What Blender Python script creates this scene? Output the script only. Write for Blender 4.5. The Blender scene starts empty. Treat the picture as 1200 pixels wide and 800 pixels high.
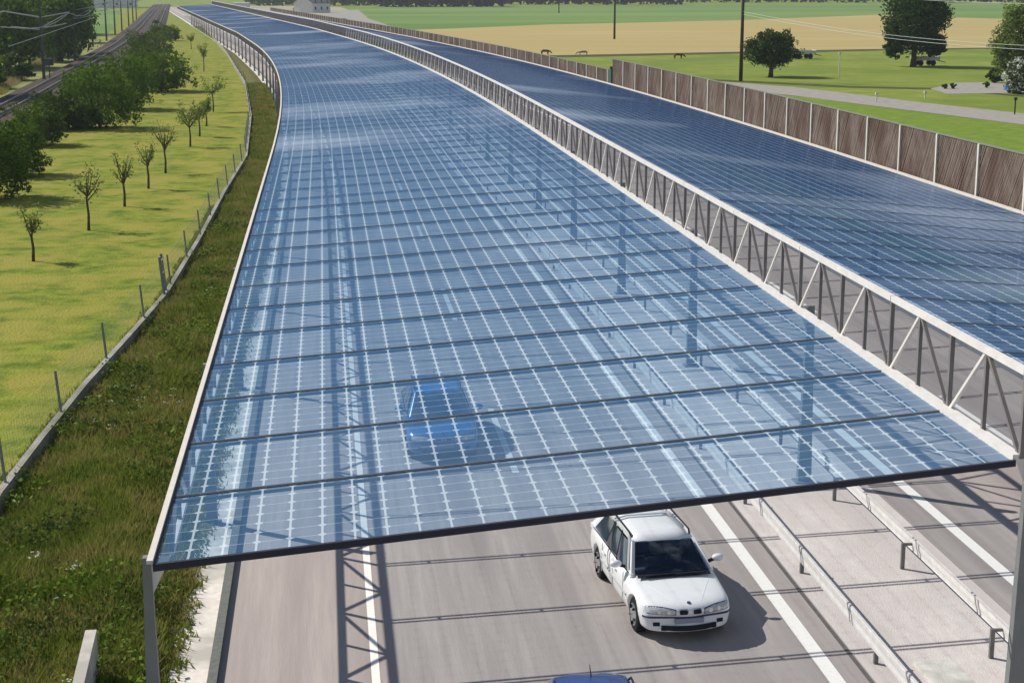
import bpy, bmesh, math, random
from mathutils import Vector, Matrix, noise
R = math.radians
random.seed(7)
sc = bpy.context.scene
C = sc.collection

# ---------------------------------------------------------------- camera
F, CX, CY, VX, HY, H = 1900.0, 600.0, 400.0, 377.0, -17.0, 11.3   # measured from the photograph (1200x800)
cam_d = bpy.data.cameras.new('camera')
cam = bpy.data.objects.new('camera', cam_d); C.objects.link(cam)
PITCH = math.atan((CY - HY) / F)
FP = math.hypot(F, CY - HY)
YAW = math.atan((CX - VX) / FP)
cam.location = (0, 0, H)
cam.rotation_euler = (math.pi / 2 - PITCH, 0, -YAW)
cam_d.sensor_width = 36; cam_d.lens = 36 * F / 1200
cam_d.clip_start = .5; cam_d.clip_end = 6000
sc.camera = cam

# ---------------------------------------------------------------- sun and sky
SH = Vector((.94, -0.66, 0))                     # shadow run on the ground per metre of height
sun_dir = Vector((SH.x, SH.y, -1)).normalized()   # direction the light travels
elev = math.asin(-sun_dir.z)
to_sun = -sun_dir
az = math.atan2(to_sun.x, to_sun.y)               # clockwise from +Y
sd = bpy.data.lights.new('sun', 'SUN'); so = bpy.data.objects.new('sun', sd); C.objects.link(so)
sd.energy = 4.95; sd.angle = R(.5); sd.color = (1, .935, .83)
so.rotation_euler = sun_dir.to_track_quat('-Z', 'Y').to_euler()
so.location = (-40, 40, 60)
w = bpy.data.worlds.new('World'); sc.world = w; w.use_nodes = True
nt = w.node_tree; nt.nodes.clear()
out = nt.nodes.new('ShaderNodeOutputWorld'); bg = nt.nodes.new('ShaderNodeBackground')
sky = nt.nodes.new('ShaderNodeTexSky'); sky.sky_type = 'NISHITA'; sky.sun_disc = False
sky.sun_elevation = elev; sky.sun_rotation = az; sky.air_density = 1.0; sky.dust_density = .05; sky.ozone_density = 2.0
bg.inputs['Strength'].default_value = .075
tc = nt.nodes.new('ShaderNodeTexCoord'); mp = nt.nodes.new('ShaderNodeMapping')
mp.inputs['Scale'].default_value = (1, 1, 2.6); mp.inputs['Location'].default_value = (.3, .1, .2)
cn = nt.nodes.new('ShaderNodeTexNoise'); cn.inputs['Scale'].default_value = 2.6; cn.inputs['Detail'].default_value = 7
cn.inputs['Roughness'].default_value = .55
cr = nt.nodes.new('ShaderNodeValToRGB'); cr.color_ramp.elements[0].position = .50; cr.color_ramp.elements[1].position = .66
mx = nt.nodes.new('ShaderNodeMix'); mx.data_type = 'RGBA'
mx.inputs['B'].default_value = (10, 10.3, 10.8, 1)
L = nt.links.new
L(tc.outputs['Generated'], mp.inputs[0]); L(mp.outputs[0], cn.inputs['Vector']); L(cn.outputs['Fac'], cr.inputs[0])
L(cr.outputs['Color'], mx.inputs['Factor']); L(sky.outputs[0], mx.inputs['A']); L(mx.outputs['Result'], bg.inputs['Color'])
L(bg.outputs[0], out.inputs[0])
sc.view_settings.view_transform = 'Standard'; sc.view_settings.look = 'None'
sc.view_settings.exposure = 0.22; sc.view_settings.gamma = 1
sc.render.engine = 'CYCLES'
cy = sc.cycles
cy.max_bounces = 6; cy.transparent_max_bounces = 24; cy.diffuse_bounces = 3; cy.glossy_bounces = 3
cy.transmission_bounces = 3; cy.volume_bounces = 0
cy.use_denoising = True
cy.caustics_reflective = False; cy.caustics_refractive = False

# ---------------------------------------------------------------- helpers: place
def G(x, y, h=0.0):
    """photo pixel -> point of the world on the level plane at height h"""
    Z = (H - h) * FP / (y - HY) / math.cos(0) * 1.0
    Z = (H - h) / math.tan(math.atan((y - CY) / F) + PITCH)            # along the heading
    depth = Z * math.cos(PITCH) + (H - h) * math.sin(PITCH)
    u = (x - CX) / F * depth
    return Vector((u * math.cos(YAW) + Z * math.sin(YAW), -u * math.sin(YAW) + Z * math.cos(YAW), h))
def S(y):                                          # the road bends to the left
    if y < 75: return 0.0
    if y < 230: return 3.0e-4 * (y - 75) ** 2
    return 7.2 + .093 * (y - 230) + .02 * max(0, y - 280)
def rp(X, y, z=0.0): return (X - S(y), y, z)

# ---------------------------------------------------------------- helpers: materials
def nmat(name):
    m = bpy.data.materials.new(name); m.use_nodes = True; m.node_tree.nodes.clear()
    o = m.node_tree.nodes.new('ShaderNodeOutputMaterial'); return m, m.node_tree, o
def mat(name, col, col2=None, scale=1.0, rough=.8, bump=0.0, bscale=None, metal=0.0, detail=6, spec=.12,
        stretch=None, col3=None, scale3=.2, lo=.35, hi=.65, coat=0.0, rnd=0.0, transl=None):
    m, t, o = nmat(name); N = t.nodes.new; K = t.links.new
    p = N('ShaderNodeBsdfPrincipled'); p.inputs['Roughness'].default_value = rough; p.inputs['Metallic'].default_value = metal
    p.inputs['Specular IOR Level'].default_value = spec; p.inputs['Coat Weight'].default_value = coat
    p.inputs['Coat Roughness'].default_value = .05
    g = N('ShaderNodeNewGeometry'); mpn = N('ShaderNodeMapping')
    if stretch: mpn.inputs['Scale'].default_value = stretch
    K(g.outputs['Position'], mpn.inputs[0])
    src = None
    def mixn(a, b, f):
        q = N('ShaderNodeMix'); q.data_type = 'RGBA'
        if hasattr(a, 'links') or hasattr(a, 'is_linked'): K(a, q.inputs['A'])
        else: q.inputs['A'].default_value = (*a, 1)
        q.inputs['B'].default_value = (*b, 1); K(f, q.inputs['Factor']); return q.outputs['Result']
    def ns(sca, l=.35, h=.65, dt=detail):
        n = N('ShaderNodeTexNoise'); n.inputs['Scale'].default_value = sca; n.inputs['Detail'].default_value = dt
        n.inputs['Roughness'].default_value = .62
        K(mpn.outputs[0], n.inputs['Vector'])
        r = N('ShaderNodeMapRange'); r.inputs['From Min'].default_value = l; r.inputs['From Max'].default_value = h
        K(n.outputs['Fac'], r.inputs['Value']); return r.outputs[0], n.outputs['Fac']
    c = col
    if col2:
        f, _ = ns(scale, lo, hi); c = mixn(c, col2, f)
    if col3:
        f, _ = ns(scale3, .42, .62, 3); c = mixn(c, col3, f)
    if rnd:
        oi = N('ShaderNodeObjectInfo'); hs = N('ShaderNodeHueSaturation')
        r = N('ShaderNodeMapRange'); r.inputs['To Min'].default_value = 1 - rnd; r.inputs['To Max'].default_value = 1 + rnd
        K(oi.outputs['Random'], r.inputs['Value']); K(r.outputs[0], hs.inputs['Value'])
        if isinstance(c, tuple): hs.inputs['Color'].default_value = (*c, 1)
        else: K(c, hs.inputs['Color'])
        c = hs.outputs['Color']
    if isinstance(c, tuple): p.inputs['Base Color'].default_value = (*c, 1)
    else: K(c, p.inputs['Base Color'])
    if bump:
        n = N('ShaderNodeTexNoise'); n.inputs['Scale'].default_value = bscale or scale * 4; n.inputs['Detail'].default_value = 5
        K(mpn.outputs[0], n.inputs['Vector'])
        b = N('ShaderNodeBump'); b.inputs['Strength'].default_value = 1; b.inputs['Distance'].default_value = bump
        K(n.outputs['Fac'], b.inputs['Height']); K(b.outputs[0], p.inputs['Normal'])
    sh = p.outputs[0]
    if transl:
        tr = N('ShaderNodeBsdfTranslucent'); ms = N('ShaderNodeMixShader'); ms.inputs[0].default_value = transl
        if isinstance(c, tuple): tr.inputs[0].default_value = (*c, 1)
        else: K(c, tr.inputs[0])
        K(sh, ms.inputs[1]); K(tr.outputs[0], ms.inputs[2]); sh = ms.outputs[0]
    K(sh, o.inputs[0]); return m

def film(name, dcol, tint_n, tint_g, power, base, deep, rough=.12):
    """tinted film in glass: the flatter the line of sight, the longer its way through the tint"""
    m, t, o = nmat(name); N = t.nodes.new; K = t.links.new
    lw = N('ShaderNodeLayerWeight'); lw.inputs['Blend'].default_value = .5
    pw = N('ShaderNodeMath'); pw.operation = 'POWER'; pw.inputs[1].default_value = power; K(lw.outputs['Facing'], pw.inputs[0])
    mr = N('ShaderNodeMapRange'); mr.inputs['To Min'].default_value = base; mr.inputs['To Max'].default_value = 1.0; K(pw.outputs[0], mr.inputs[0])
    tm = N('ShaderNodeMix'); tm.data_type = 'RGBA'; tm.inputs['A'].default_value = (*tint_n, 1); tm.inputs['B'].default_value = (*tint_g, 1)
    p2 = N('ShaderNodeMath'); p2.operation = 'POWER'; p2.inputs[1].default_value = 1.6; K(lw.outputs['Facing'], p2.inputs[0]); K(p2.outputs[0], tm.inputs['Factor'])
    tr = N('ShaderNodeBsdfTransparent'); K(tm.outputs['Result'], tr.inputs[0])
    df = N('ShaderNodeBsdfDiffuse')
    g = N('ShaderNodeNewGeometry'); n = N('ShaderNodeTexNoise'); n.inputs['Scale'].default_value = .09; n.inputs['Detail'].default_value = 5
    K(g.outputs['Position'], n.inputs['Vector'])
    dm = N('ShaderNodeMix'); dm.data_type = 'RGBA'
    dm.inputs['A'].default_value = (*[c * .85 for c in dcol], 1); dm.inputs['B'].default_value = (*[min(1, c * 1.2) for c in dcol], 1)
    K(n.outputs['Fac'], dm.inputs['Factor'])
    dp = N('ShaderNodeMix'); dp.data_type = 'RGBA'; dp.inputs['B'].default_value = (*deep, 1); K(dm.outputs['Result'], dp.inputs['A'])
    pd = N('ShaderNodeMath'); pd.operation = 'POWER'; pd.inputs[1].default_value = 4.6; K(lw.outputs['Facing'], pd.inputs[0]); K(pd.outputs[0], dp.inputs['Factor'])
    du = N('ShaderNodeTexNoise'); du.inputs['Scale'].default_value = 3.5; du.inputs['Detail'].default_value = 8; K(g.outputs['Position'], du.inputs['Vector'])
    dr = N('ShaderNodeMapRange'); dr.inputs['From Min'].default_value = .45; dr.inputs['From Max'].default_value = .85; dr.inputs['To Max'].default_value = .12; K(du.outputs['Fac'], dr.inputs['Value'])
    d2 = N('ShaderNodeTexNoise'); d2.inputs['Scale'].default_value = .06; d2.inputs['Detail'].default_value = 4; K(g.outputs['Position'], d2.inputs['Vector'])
    d3 = N('ShaderNodeMapRange'); d3.inputs['From Min'].default_value = .52; d3.inputs['From Max'].default_value = .72; d3.inputs['To Max'].default_value = .42; K(d2.outputs['Fac'], d3.inputs['Value'])  # broad pale patches: cloud reflections painted into the diffuse colour
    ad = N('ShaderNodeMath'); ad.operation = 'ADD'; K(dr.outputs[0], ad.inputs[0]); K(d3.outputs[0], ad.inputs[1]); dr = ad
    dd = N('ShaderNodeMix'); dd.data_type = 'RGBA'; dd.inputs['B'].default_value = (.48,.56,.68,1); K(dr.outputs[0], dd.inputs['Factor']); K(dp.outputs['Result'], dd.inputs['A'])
    K(dd.outputs['Result'], df.inputs[0])
    ms = N('ShaderNodeMixShader'); K(mr.outputs[0], ms.inputs[0]); K(tr.outputs[0], ms.inputs[1]); K(df.outputs[0], ms.inputs[2])
    fr = N('ShaderNodeFresnel'); fr.inputs['IOR'].default_value = 1.22
    gl = N('ShaderNodeBsdfGlossy'); gl.inputs['Roughness'].default_value = rough; gl.inputs[0].default_value = (.9, .93, 1, 1)
    n2 = N('ShaderNodeTexNoise'); n2.inputs['Scale'].default_value = .8; n2.inputs['Detail'].default_value = 3
    K(g.outputs['Position'], n2.inputs['Vector'])
    b = N('ShaderNodeBump'); b.inputs['Distance'].default_value = .02; b.inputs['Strength'].default_value = .6
    K(n2.outputs['Fac'], b.inputs['Height']); K(b.outputs[0], gl.inputs['Normal'])
    fm = N('ShaderNodeMath'); fm.operation = 'MULTIPLY'; fm.inputs[1].default_value = .13; K(fr.outputs[0], fm.inputs[0])
    m2 = N('ShaderNodeMixShader'); K(fm.outputs[0], m2.inputs[0]); K(ms.outputs[0], m2.inputs[1]); K(gl.outputs[0], m2.inputs[2])
    K(m2.outputs[0], o.inputs[0]); return m

M = {}
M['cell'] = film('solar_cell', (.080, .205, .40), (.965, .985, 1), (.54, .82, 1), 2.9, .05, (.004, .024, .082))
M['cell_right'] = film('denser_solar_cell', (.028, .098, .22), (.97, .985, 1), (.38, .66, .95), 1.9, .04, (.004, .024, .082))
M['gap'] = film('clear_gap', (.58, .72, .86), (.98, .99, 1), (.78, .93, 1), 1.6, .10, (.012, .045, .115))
M['asphalt'] = mat('asphalt', (.340, .298, .280), (.400, .352, .330), 9, .9, .004, 60, stretch=(1, .05, 1), col3=(.285, .25, .242), scale3=.8)
M['median'] = mat('pale_gravel', (.57, .50, .47), (.65, .575, .54), 5, .95, .01, 40, stretch=(1, .3, 1), col3=(.52, .455, .43), scale3=.5)
M['concrete'] = mat('concrete', (.60, .56, .51), (.72, .67, .62), 6, .9, .006, 30, col3=(.42, .40, .36), scale3=.8)
M['oldconc'] = mat('weathered_concrete', (.27, .26, .23), (.38, .36, .32), 4, .9, .006, 30, col3=(.20, .20, .16), scale3=.4)
M['kerbdark'] = mat('weathered_kerb', (.11, .12, .115), (.16, .165, .15), 8, .85, .004, 40)
M['line'] = mat('road_paint', (.78, .74, .70), (.66, .62, .59), 14, .7, lo=.5, hi=.8)
M['seal'] = mat('joint', (.10, .09, .088), (.14, .125, .12), 12, .9)
M['lawn'] = mat('mown_grass', (.080, .13, .008), (.205, .235, .024), 1.0, .95, .07, 9, lo=.38, hi=.60, col3=(.25, .235, .04), scale3=.35, detail=9)
M['lawnblade'] = mat('mown_blades', (.14, .17, .012), (.235, .25, .025), 1.1, .8, col3=(.16, .20, .02), scale3=.3, transl=.25)
M['roughsoil'] = mat('rough_verge_soil', (.09, .11, .024), (.17, .165, .045), 2.5, 1, .08, 8, col3=(.12, .10, .045), scale3=.7)
M['roughgrass'] = mat('rough_grass', (.115, .165, .022), (.205, .235, .04), 1.4, .85, col3=(.27, .245, .075), scale3=.8, transl=.35)
M['drygrass'] = mat('dry_grass', (.28, .25, .09), (.20, .22, .06), .5, .9, .1, 4, col3=(.12, .16, .04), scale3=.12)
M['straw'] = mat('straw', (.34, .29, .10), (.22, .24, .05), .25, .9, col3=(.30, .24, .11), scale3=.1, transl=.3)
M['meadow'] = mat('meadow', (.135, .185, .025), (.225, .255, .045), .25, .95, .05, 2, col3=(.125, .18, .025), scale3=.05, detail=9)
M['bright'] = mat('bright_meadow', (.105, .175, .018), (.165, .235, .028), .8, .95, .05, 4)
M['green'] = mat('green_crop', (.085, .165, .035), (.115, .20, .042), .06, .95, stretch=(.2, 1, 1), col3=(.155, .23, .06), scale3=.012)
M['wheat'] = mat('ripe_wheat', (.33, .262, .11), (.40, .32, .145), .08, .95, stretch=(.15, 1, 1), col3=(.35, .28, .11), scale3=.03)
M['ditch'] = mat('field_margin', (.045, .05, .018), (.085, .085, .03), .5, .95)
M['path'] = mat('gravel_path', (.24, .23, .205), (.32, .30, .27), 1.2, .95, .01, 8)
M['yard'] = mat('yard_gravel', (.36, .31, .25), (.26, .25, .16), .05, .95, detail=4)
M['ballast'] = mat('track_ballast', (.05, .037, .032), (.085, .062, .055), 3, .95, .05, 12)
M['rail'] = mat('rail_steel', (.42, .40, .38), rough=.35, metal=.7)
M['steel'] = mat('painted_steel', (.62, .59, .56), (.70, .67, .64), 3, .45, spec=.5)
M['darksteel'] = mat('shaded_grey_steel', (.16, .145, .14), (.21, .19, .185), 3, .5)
M['colsteel'] = mat('grey_column_steel', (.17, .18, .18), (.21, .215, .21), 2, .5, spec=.4)
M['beam'] = mat('dark_beam', (.085, .10, .13), (.11, .125, .155), 2, .5)
M['edge'] = mat('dark_edge', (.035, .035, .05), rough=.5)
M['galv'] = mat('galvanised', (.60, .56, .54), (.70, .655, .63), 5, .6, metal=.0, spec=.5)
M['gpost'] = mat('galvanised_post', (.16, .15, .15), (.22, .21, .20), 4, .6, metal=.2)
M['wood'] = mat('weathered_wood', (.135, .102, .084), (.195, .160, .137), 3.2, .9, .006, 25, stretch=(1, 1, .5), col3=(.10, .065, .05), scale3=.6, rnd=.14)
M['woodcap'] = mat('grey_green_cap', (.19, .20, .16), rough=.8)
M['gatepost'] = mat('dark_green_steel', (.03, .09, .06), rough=.6)
M['paleconc'] = mat('pale_post', (.56, .52, .47), (.62, .58, .53), 4, .8)
M['fencepost'] = mat('fence_post_grey', (.20, .21, .21), (.27, .28, .28), 4, .6, metal=.3)
M['wire'] = mat('wire', (.35, .37, .37), rough=.5, metal=.4)
M['cable'] = mat('light_cable', (.55, .56, .56), rough=.5)
M['pole'] = mat('tarred_pole', (.05, .035, .03), (.08, .06, .05), 2, .9)
M['mast'] = mat('mast_steel', (.06, .07, .07), (.10, .11, .11), 2, .7)
M['insul'] = mat('cantilever_grey', (.33, .35, .35), rough=.5)
M['bark'] = mat('bark', (.07, .055, .04), (.12, .10, .075), 6, .95, .02, 20)
M['leafdark'] = mat('dark_leaves', (.055, .11, .010), (.135, .20, .02), .7, .8, spec=.1, col3=(.075, .14, .012), scale3=.25, rnd=.2, transl=.35)
M['leafmid'] = mat('mid_leaves', (.09, .165, .012), (.18, .24, .025), .8, .8, spec=.1, col3=(.06, .10, .02), scale3=.3, rnd=.15, transl=.25)
M['leafpale'] = mat('pale_leaves', (.10, .14, .06), (.16, .19, .09), 1, .7, rnd=.12, transl=.25)
M['leafyoung'] = mat('young_leaves', (.13, .18, .035), (.20, .25, .05), 2, .7, rnd=.15, transl=.3)
M['leafbright'] = mat('bright_leaves', (.11, .17, .028), (.16, .21, .04), 1, .7, transl=.3)
M['blossom'] = mat('white_blossom', (.75, .75, .70), (.5, .52, .42), 2, .8, transl=.2)
M['leafshade'] = mat('deep_green_leaves', (.025, .055, .010), (.065, .105, .018), .7, .8, spec=.1, col3=(.035, .07, .012), scale3=.25, transl=.25)
M['forest'] = mat('forest_mass', (.014, .022, .018), (.025, .036, .022), .06, .9, col3=(.022, .03, .02), scale3=.02)
M['white'] = mat('white_car_paint', (.82, .80, .79), rough=.28, spec=.5, coat=.6)
M['blue'] = mat('blue_car_paint', (.03, .055, .20), rough=.25, spec=.5, coat=.7)
M['navy'] = mat('dark_blue_car_paint', (.0, .12, .34), rough=.22, spec=.5, coat=.7)
M['glass'] = mat('car_glass', (.012, .022, .05), (.03, .05, .085), 3.5, .07, spec=.9, coat=.4)
def see_glass():
    m, t, o = nmat('tinted_car_glass'); N = t.nodes.new; K = t.links.new
    a = N('ShaderNodeBsdfTransparent'); a.inputs[0].default_value = (.34, .43, .54, 1)
    b = N('ShaderNodeBsdfGlossy'); b.inputs['Roughness'].default_value = .03; b.inputs[0].default_value = (.75,.85,1,1)
    f = N('ShaderNodeFresnel'); f.inputs['IOR'].default_value = 1.8
    q_ = N('ShaderNodeMixShader'); K(f.outputs[0], q_.inputs[0]); K(a.outputs[0], q_.inputs[1]); K(b.outputs[0], q_.inputs[2]); K(q_.outputs[0], o.inputs[0]); return m
M['seeglass'] = see_glass()
M['seat'] = mat('grey_seat_cloth', (.07, .075, .09), (.10, .105, .12), 6, .9)
M['skin'] = mat('skin', (.45, .27, .19), rough=.6)
M['hair'] = mat('dark_hair', (.04, .028, .02), rough=.8)
M['shirt'] = mat('pale_blue_shirt', (.28, .36, .48), (.34, .42, .54), 9, .9)
M['trim'] = mat('dark_trim', (.02, .021, .028), rough=.5)
M['bstrip'] = mat('blue_grey_strip', (.05, .06, .14), rough=.4)
M['seamgrey'] = mat('pale_seam', (.42, .42, .43), rough=.5)
M['tyre'] = mat('tyre', (.018, .018, .02), rough=.85)
M['rim'] = mat('alloy', (.5, .5, .52), rough=.3, metal=.8)
M['lamp'] = mat('headlamp', (.60, .58, .56), (.42, .42, .45), 12, .12, spec=.9, coat=1.0)
M['chrome'] = mat('chrome', (.75, .75, .78), rough=.15, metal=1)
M['plate'] = mat('number_plate', (.30, .31, .38), rough=.4)
M['red'] = mat('red_lamp', (.35, .02, .02), rough=.2)
M['wallw'] = mat('white_render', (.70, .68, .63), (.62, .60, .56), .5, .9)
M['roofred'] = mat('red_tiles', (.28, .11, .07), (.22, .085, .06), 1, .9)
M['roofgrey'] = mat('grey_roof', (.15, .16, .17), rough=.8)
M['window'] = mat('window_dark', (.03, .035, .045), rough=.2)
M['cow'] = mat('brown_hide', (.10, .065, .045), (.15, .10, .07), 2, .9)
M['cowpale'] = mat('pale_hide', (.45, .33, .22), (.55, .45, .35), 2, .9)
M['orange'] = mat('orange_sheet', (.55, .22, .07), rough=.8)
M['sleeper'] = mat('sleeper_wood', (.10, .085, .07), (.14, .12, .10), 3, .9)

# ---------------------------------------------------------------- helpers: objects
class MB:
    def __init__(s): s.v = []; s.f = []; s.mi = []
    def face(s, pts, mi=0):
        n = len(s.v); s.v.extend([tuple(p) for p in pts]); s.f.append(tuple(range(n, n + len(pts)))); s.mi.append(mi)
    def box(s, a, b, mi=0):
        x0, y0, z0 = a; x1, y1, z1 = b; n = len(s.v)
        s.v += [(x0,y0,z0),(x1,y0,z0),(x1,y1,z0),(x0,y1,z0),(x0,y0,z1),(x1,y0,z1),(x1,y1,z1),(x0,y1,z1)]
        for q in ((0,3,2,1),(4,5,6,7),(0,1,5,4),(1,2,6,5),(2,3,7,6),(3,0,4,7)): s.f.append(tuple(n+i for i in q)); s.mi.append(mi)
    def bar(s, a, b, w, h=None, up=(0,0,1), w2=None, h2=None, mi=0):
        """bar from a to b, w across, h along up; optionally tapering"""
        a = Vector(a); b = Vector(b); d = (b - a).normalized(); h = h or w; w2 = w2 or w; h2 = h2 or h
        up = Vector(up)
        if abs(d.dot(up)) > .98: up = Vector((0, 1, 0))
        x = d.cross(up).normalized(); z = x.cross(d).normalized(); n = len(s.v)
        for p, ww, hh in ((a, w, h), (b, w2, h2)):
            for i, j in ((-1,-1),(1,-1),(1,1),(-1,1)): s.v.append(tuple(p + x*(ww/2*i) + z*(hh/2*j)))
        for q in ((0,1,2,3),(7,6,5,4),(0,4,5,1),(1,5,6,2),(2,6,7,3),(3,7,4,0)): s.f.append(tuple(n+i for i in q)); s.mi.append(mi)
    def tube(s, pts, r, k=6, mi=0):
        """round tube through pts; r a number or a list"""
        n0 = len(s.v); m = len(pts); rr = r if isinstance(r, (list, tuple)) else [r] * m
        P = [Vector(p) for p in pts]
        for i, p in enumerate(P):
            d = (P[min(i+1, m-1)] - P[max(i-1, 0)]).normalized()
            u = Vector((0,0,1)) if abs(d.z) < .9 else Vector((0,1,0))
            x = d.cross(u).normalized(); y = x.cross(d)
            for j in range(k):
                a = 2*math.pi*j/k; s.v.append(tuple(p + x*(rr[i]*math.cos(a)) + y*(rr[i]*math.sin(a))))
        for i in range(m-1):
            for j in range(k):
                s.f.append((n0+i*k+j, n0+i*k+(j+1)%k, n0+(i+1)*k+(j+1)%k, n0+(i+1)*k+j)); s.mi.append(mi)
        s.f.append(tuple(n0+j for j in range(k))[::-1]); s.f.append(tuple(n0+(m-1)*k+j for j in range(k))); s.mi += [mi, mi]
    def mesh(s, name, mats, smooth=False):
        me = bpy.data.meshes.new(name); me.from_pydata(s.v, [], s.f)
        for m in (mats if isinstance(mats, (list, tuple)) else [mats]): me.materials.append(m)
        if any(s.mi): me.polygons.foreach_set('material_index', s.mi)
        if smooth: me.polygons.foreach_set('use_smooth', [True]*len(s.f))
        me.update(); return me
def link(name, me, parent=None, loc=(0,0,0), **props):
    o = bpy.data.objects.new(name, me); C.objects.link(o); o.location = loc
    if parent: o.parent = parent
    for k, v in props.items(): o[k] = v
    return o
def ob(name, mb, m, parent=None, smooth=False, loc=(0,0,0), **props):
    return link(name, mb.mesh(name, m, smooth), parent, loc, **props)
def thing(name, loc, label, cat, group=None):
    o = bpy.data.objects.new(name, None); C.objects.link(o); o.location = loc; o.empty_display_size = .3
    o['label'] = label; o['category'] = cat
    if group: o['group'] = group
    return o
def settle(root):
    """parts were modelled in world space: give them the thing's base as origin"""
    for ch in list(root.children):
        ch.location = ch.location - root.location
    return root
def copy_tree(o, parent=None):
    c = o.copy(); C.objects.link(c)
    if parent: c.parent = parent
    for ch in list(o.children): copy_tree(ch, c)
    return c
def strip(X0, X1, z, ys, mb=None):
    mb = mb or MB()
    for a, b in zip(ys[:-1], ys[1:]): mb.face([rp(X0,a,z), rp(X1,a,z), rp(X1,b,z), rp(X0,b,z)])
    return mb
def frange(a, b, d):
    r = []; x = a
    while x < b - 1e-6: r.append(x); x += d
    r.append(b); return r

# ================================================================ the ground
g = MB(); g.face([(-3500,-300,-.03),(3500,-300,-.03),(3500,4500,-.03),(-3500,4500,-.03)])
ob('ground', g, M['meadow'], kind='structure')
YS = frange(-30, 90, 20) + frange(100, 900, 10)
def sheet(name, pts, m, z):
    q = MB(); q.face([(p[0], p[1], z) for p in pts]); return ob(name, q, m, kind='structure')
ob('lawn', strip(-24, -4.0, -.006, YS[:-10]), M['lawn'], kind='structure')
ob('road', strip(-2.0, 8.87, 0.0, YS), M['asphalt'], kind='structure')
ob('median', strip(8.85, 12.3, -.004, YS), M['median'], kind='structure')
ob('road', strip(12.3, 24.4, 0.0, YS), M['asphalt'], kind='structure')
ob('embankment', strip(24.4, 33.0, -.008, YS), M['bright'], kind='structure')
q = MB()
for a, b in zip(YS[:-1], YS[1:]): q.bar(rp(-2.08,a,.06), rp(-2.08,b,.06), .16, .12)
ob('kerb', q, M['kerbdark'], kind='structure')
ob('gutter', strip(-2.98, -2.15, .012, YS), M['concrete'], kind='structure')
ob('lane_line', strip(.55, .69, .004, YS), M['line'], kind='structure')
ob('lane_line', strip(8.10, 8.37, .004, YS), M['line'], kind='structure')
ob('lane_line', strip(12.96, 13.22, .004, YS), M['line'], kind='structure')
ob('lane_line', strip(21.0, 21.2, .004, YS), M['line'], kind='structure')
ob('road_joint', strip(8.76, 8.84, .004, YS), M['seal'], kind='structure')
for x0 in (4.22, 17.0):
    q = MB(); y = 36.7 - 18 * 3
    while y < 600:
        q.face([rp(x0,y,.004), rp(x0+.16,y,.004), rp(x0+.16,y+6,.004), rp(x0,y+6,.004)]); y += 18
    ob('dashed_lane_line', q, M['line'], kind='structure')
q = MB(); q.box((9.75, 23.0, -.02), (10.45, 24.9, .05)); ob('concrete_pad', q, M['concrete'], kind='structure')

# fields right of the road, corners measured in the photograph
def pf(name, px, m, z): return sheet(name, [G(*p) for p in px], m, z)
pf('field', [(400,8.5),(1500,2),(1500,26),(1160,22),(1030,17.5),(860,24),(640,29),(520,34),(470,35),(432,22)], M['green'], -.02)
pf('field', [(470,35.5),(520,34),(640,29),(860,24),(1030,17.5),(1160,22),(1500,26),(1500,56),(1160,56),(1000,58),(800,62),(640,65),(560,60),(500,46)], M['wheat'], -.018)
pf('field_margin', [(640,65.2),(800,62),(1000,58),(1160,56),(1160,57.2),(1000,60),(800,64.5),(640,67.5)], M['ditch'], -.014)
pf('path', [(820,93),(860,97),(930,102),(1000,110),(1080,120),(1200,133),(1500,165),(1500,185),(1200,146),(1080,131),(1000,121),(930,112),(860,105),(800,99)], M['path'], -.010)
pf('path', [(1090,104),(1120,97),(1180,96),(1300,97),(1300,110),(1180,109),(1110,110)], M['path'], -.011)
pf('lawn', [(860,106),(930,113.5),(1000,122),(1080,132.5),(1200,147.5),(1500,187),(1500,420),(1100,300),(850,140)], M['bright'], -.012)
pf('field_margin', [(820,92),(1000,101),(1100,103),(1200,112),(1200,113.5),(1100,105),(1000,103),(820,94)], M['ditch'], -.013)
pf('yard', [(270,9),(300,6),(400,8.5),(432,22),(470,35),(500,46),(440,42),(380,30),(320,20)], M['yard'], -.016)
pf('path', [(385,13),(420,12),(432,22),(470,36),(560,60),(545,60),(450,38),(385,27)], M['path'], -.009)
# left side: dry strip and field beyond the railway
pf('field', [(60,14),(165,11),(158,22),(120,42),(95,50),(60,46)], M['green'], -.02)
pf('dry_bank', [(-300,190),(-60,140),(20,98),(95,52),(120,43),(158,23),(166,12),(172,12.5),(150,33),(105,68),(62,92),(8,124),(-300,260)], M['drygrass'], -.016)
pf('dry_bank', [(-300,300),(20,142),(60,128),(120,95),(152,62),(186,13),(192,13),(166,60),(140,98),(90,140),(20,170),(-300,330)], M['drygrass'], -.015)

# rough verge between gutter and fence base
FENCE = [(-7.6,8),(-7.3,25)] + [tuple(G(x,y)[:2]) for x, y in ((0,596),(49,530),(100,465),(157,400),(195,355),(233,290),(263,232),(288.6,189),(294,140),(288,101),(266,64),(236,30))]
def fx(y):
    for (x0,y0),(x1,y1) in zip(FENCE[:-1], FENCE[1:]):
        if y0 <= y <= y1: return x0 + (x1-x0)*(y-y0)/(y1-y0)
    return FENCE[-1][0] if y > FENCE[-1][1] else FENCE[0][0]
def vz(x, y, t):
    return (.02 + math.sin(math.pi*min(1,max(0,t)))*(.16 + .16*noise.noise(Vector((x*.5,y*.22,0))) + .07*noise.noise(Vector((x*1.6,y*1.1,3)))))
q = MB(); ys = frange(12, 100, 1.0) + frange(104, 470, 6); NT = 12
for y in ys:
    a = fx(y); b = -2.86 - S(y)
    for i in range(NT+1):
        t = i/NT; x = a + (b-a)*t; q.v.append((x, y, vz(x, y, t)))
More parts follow.
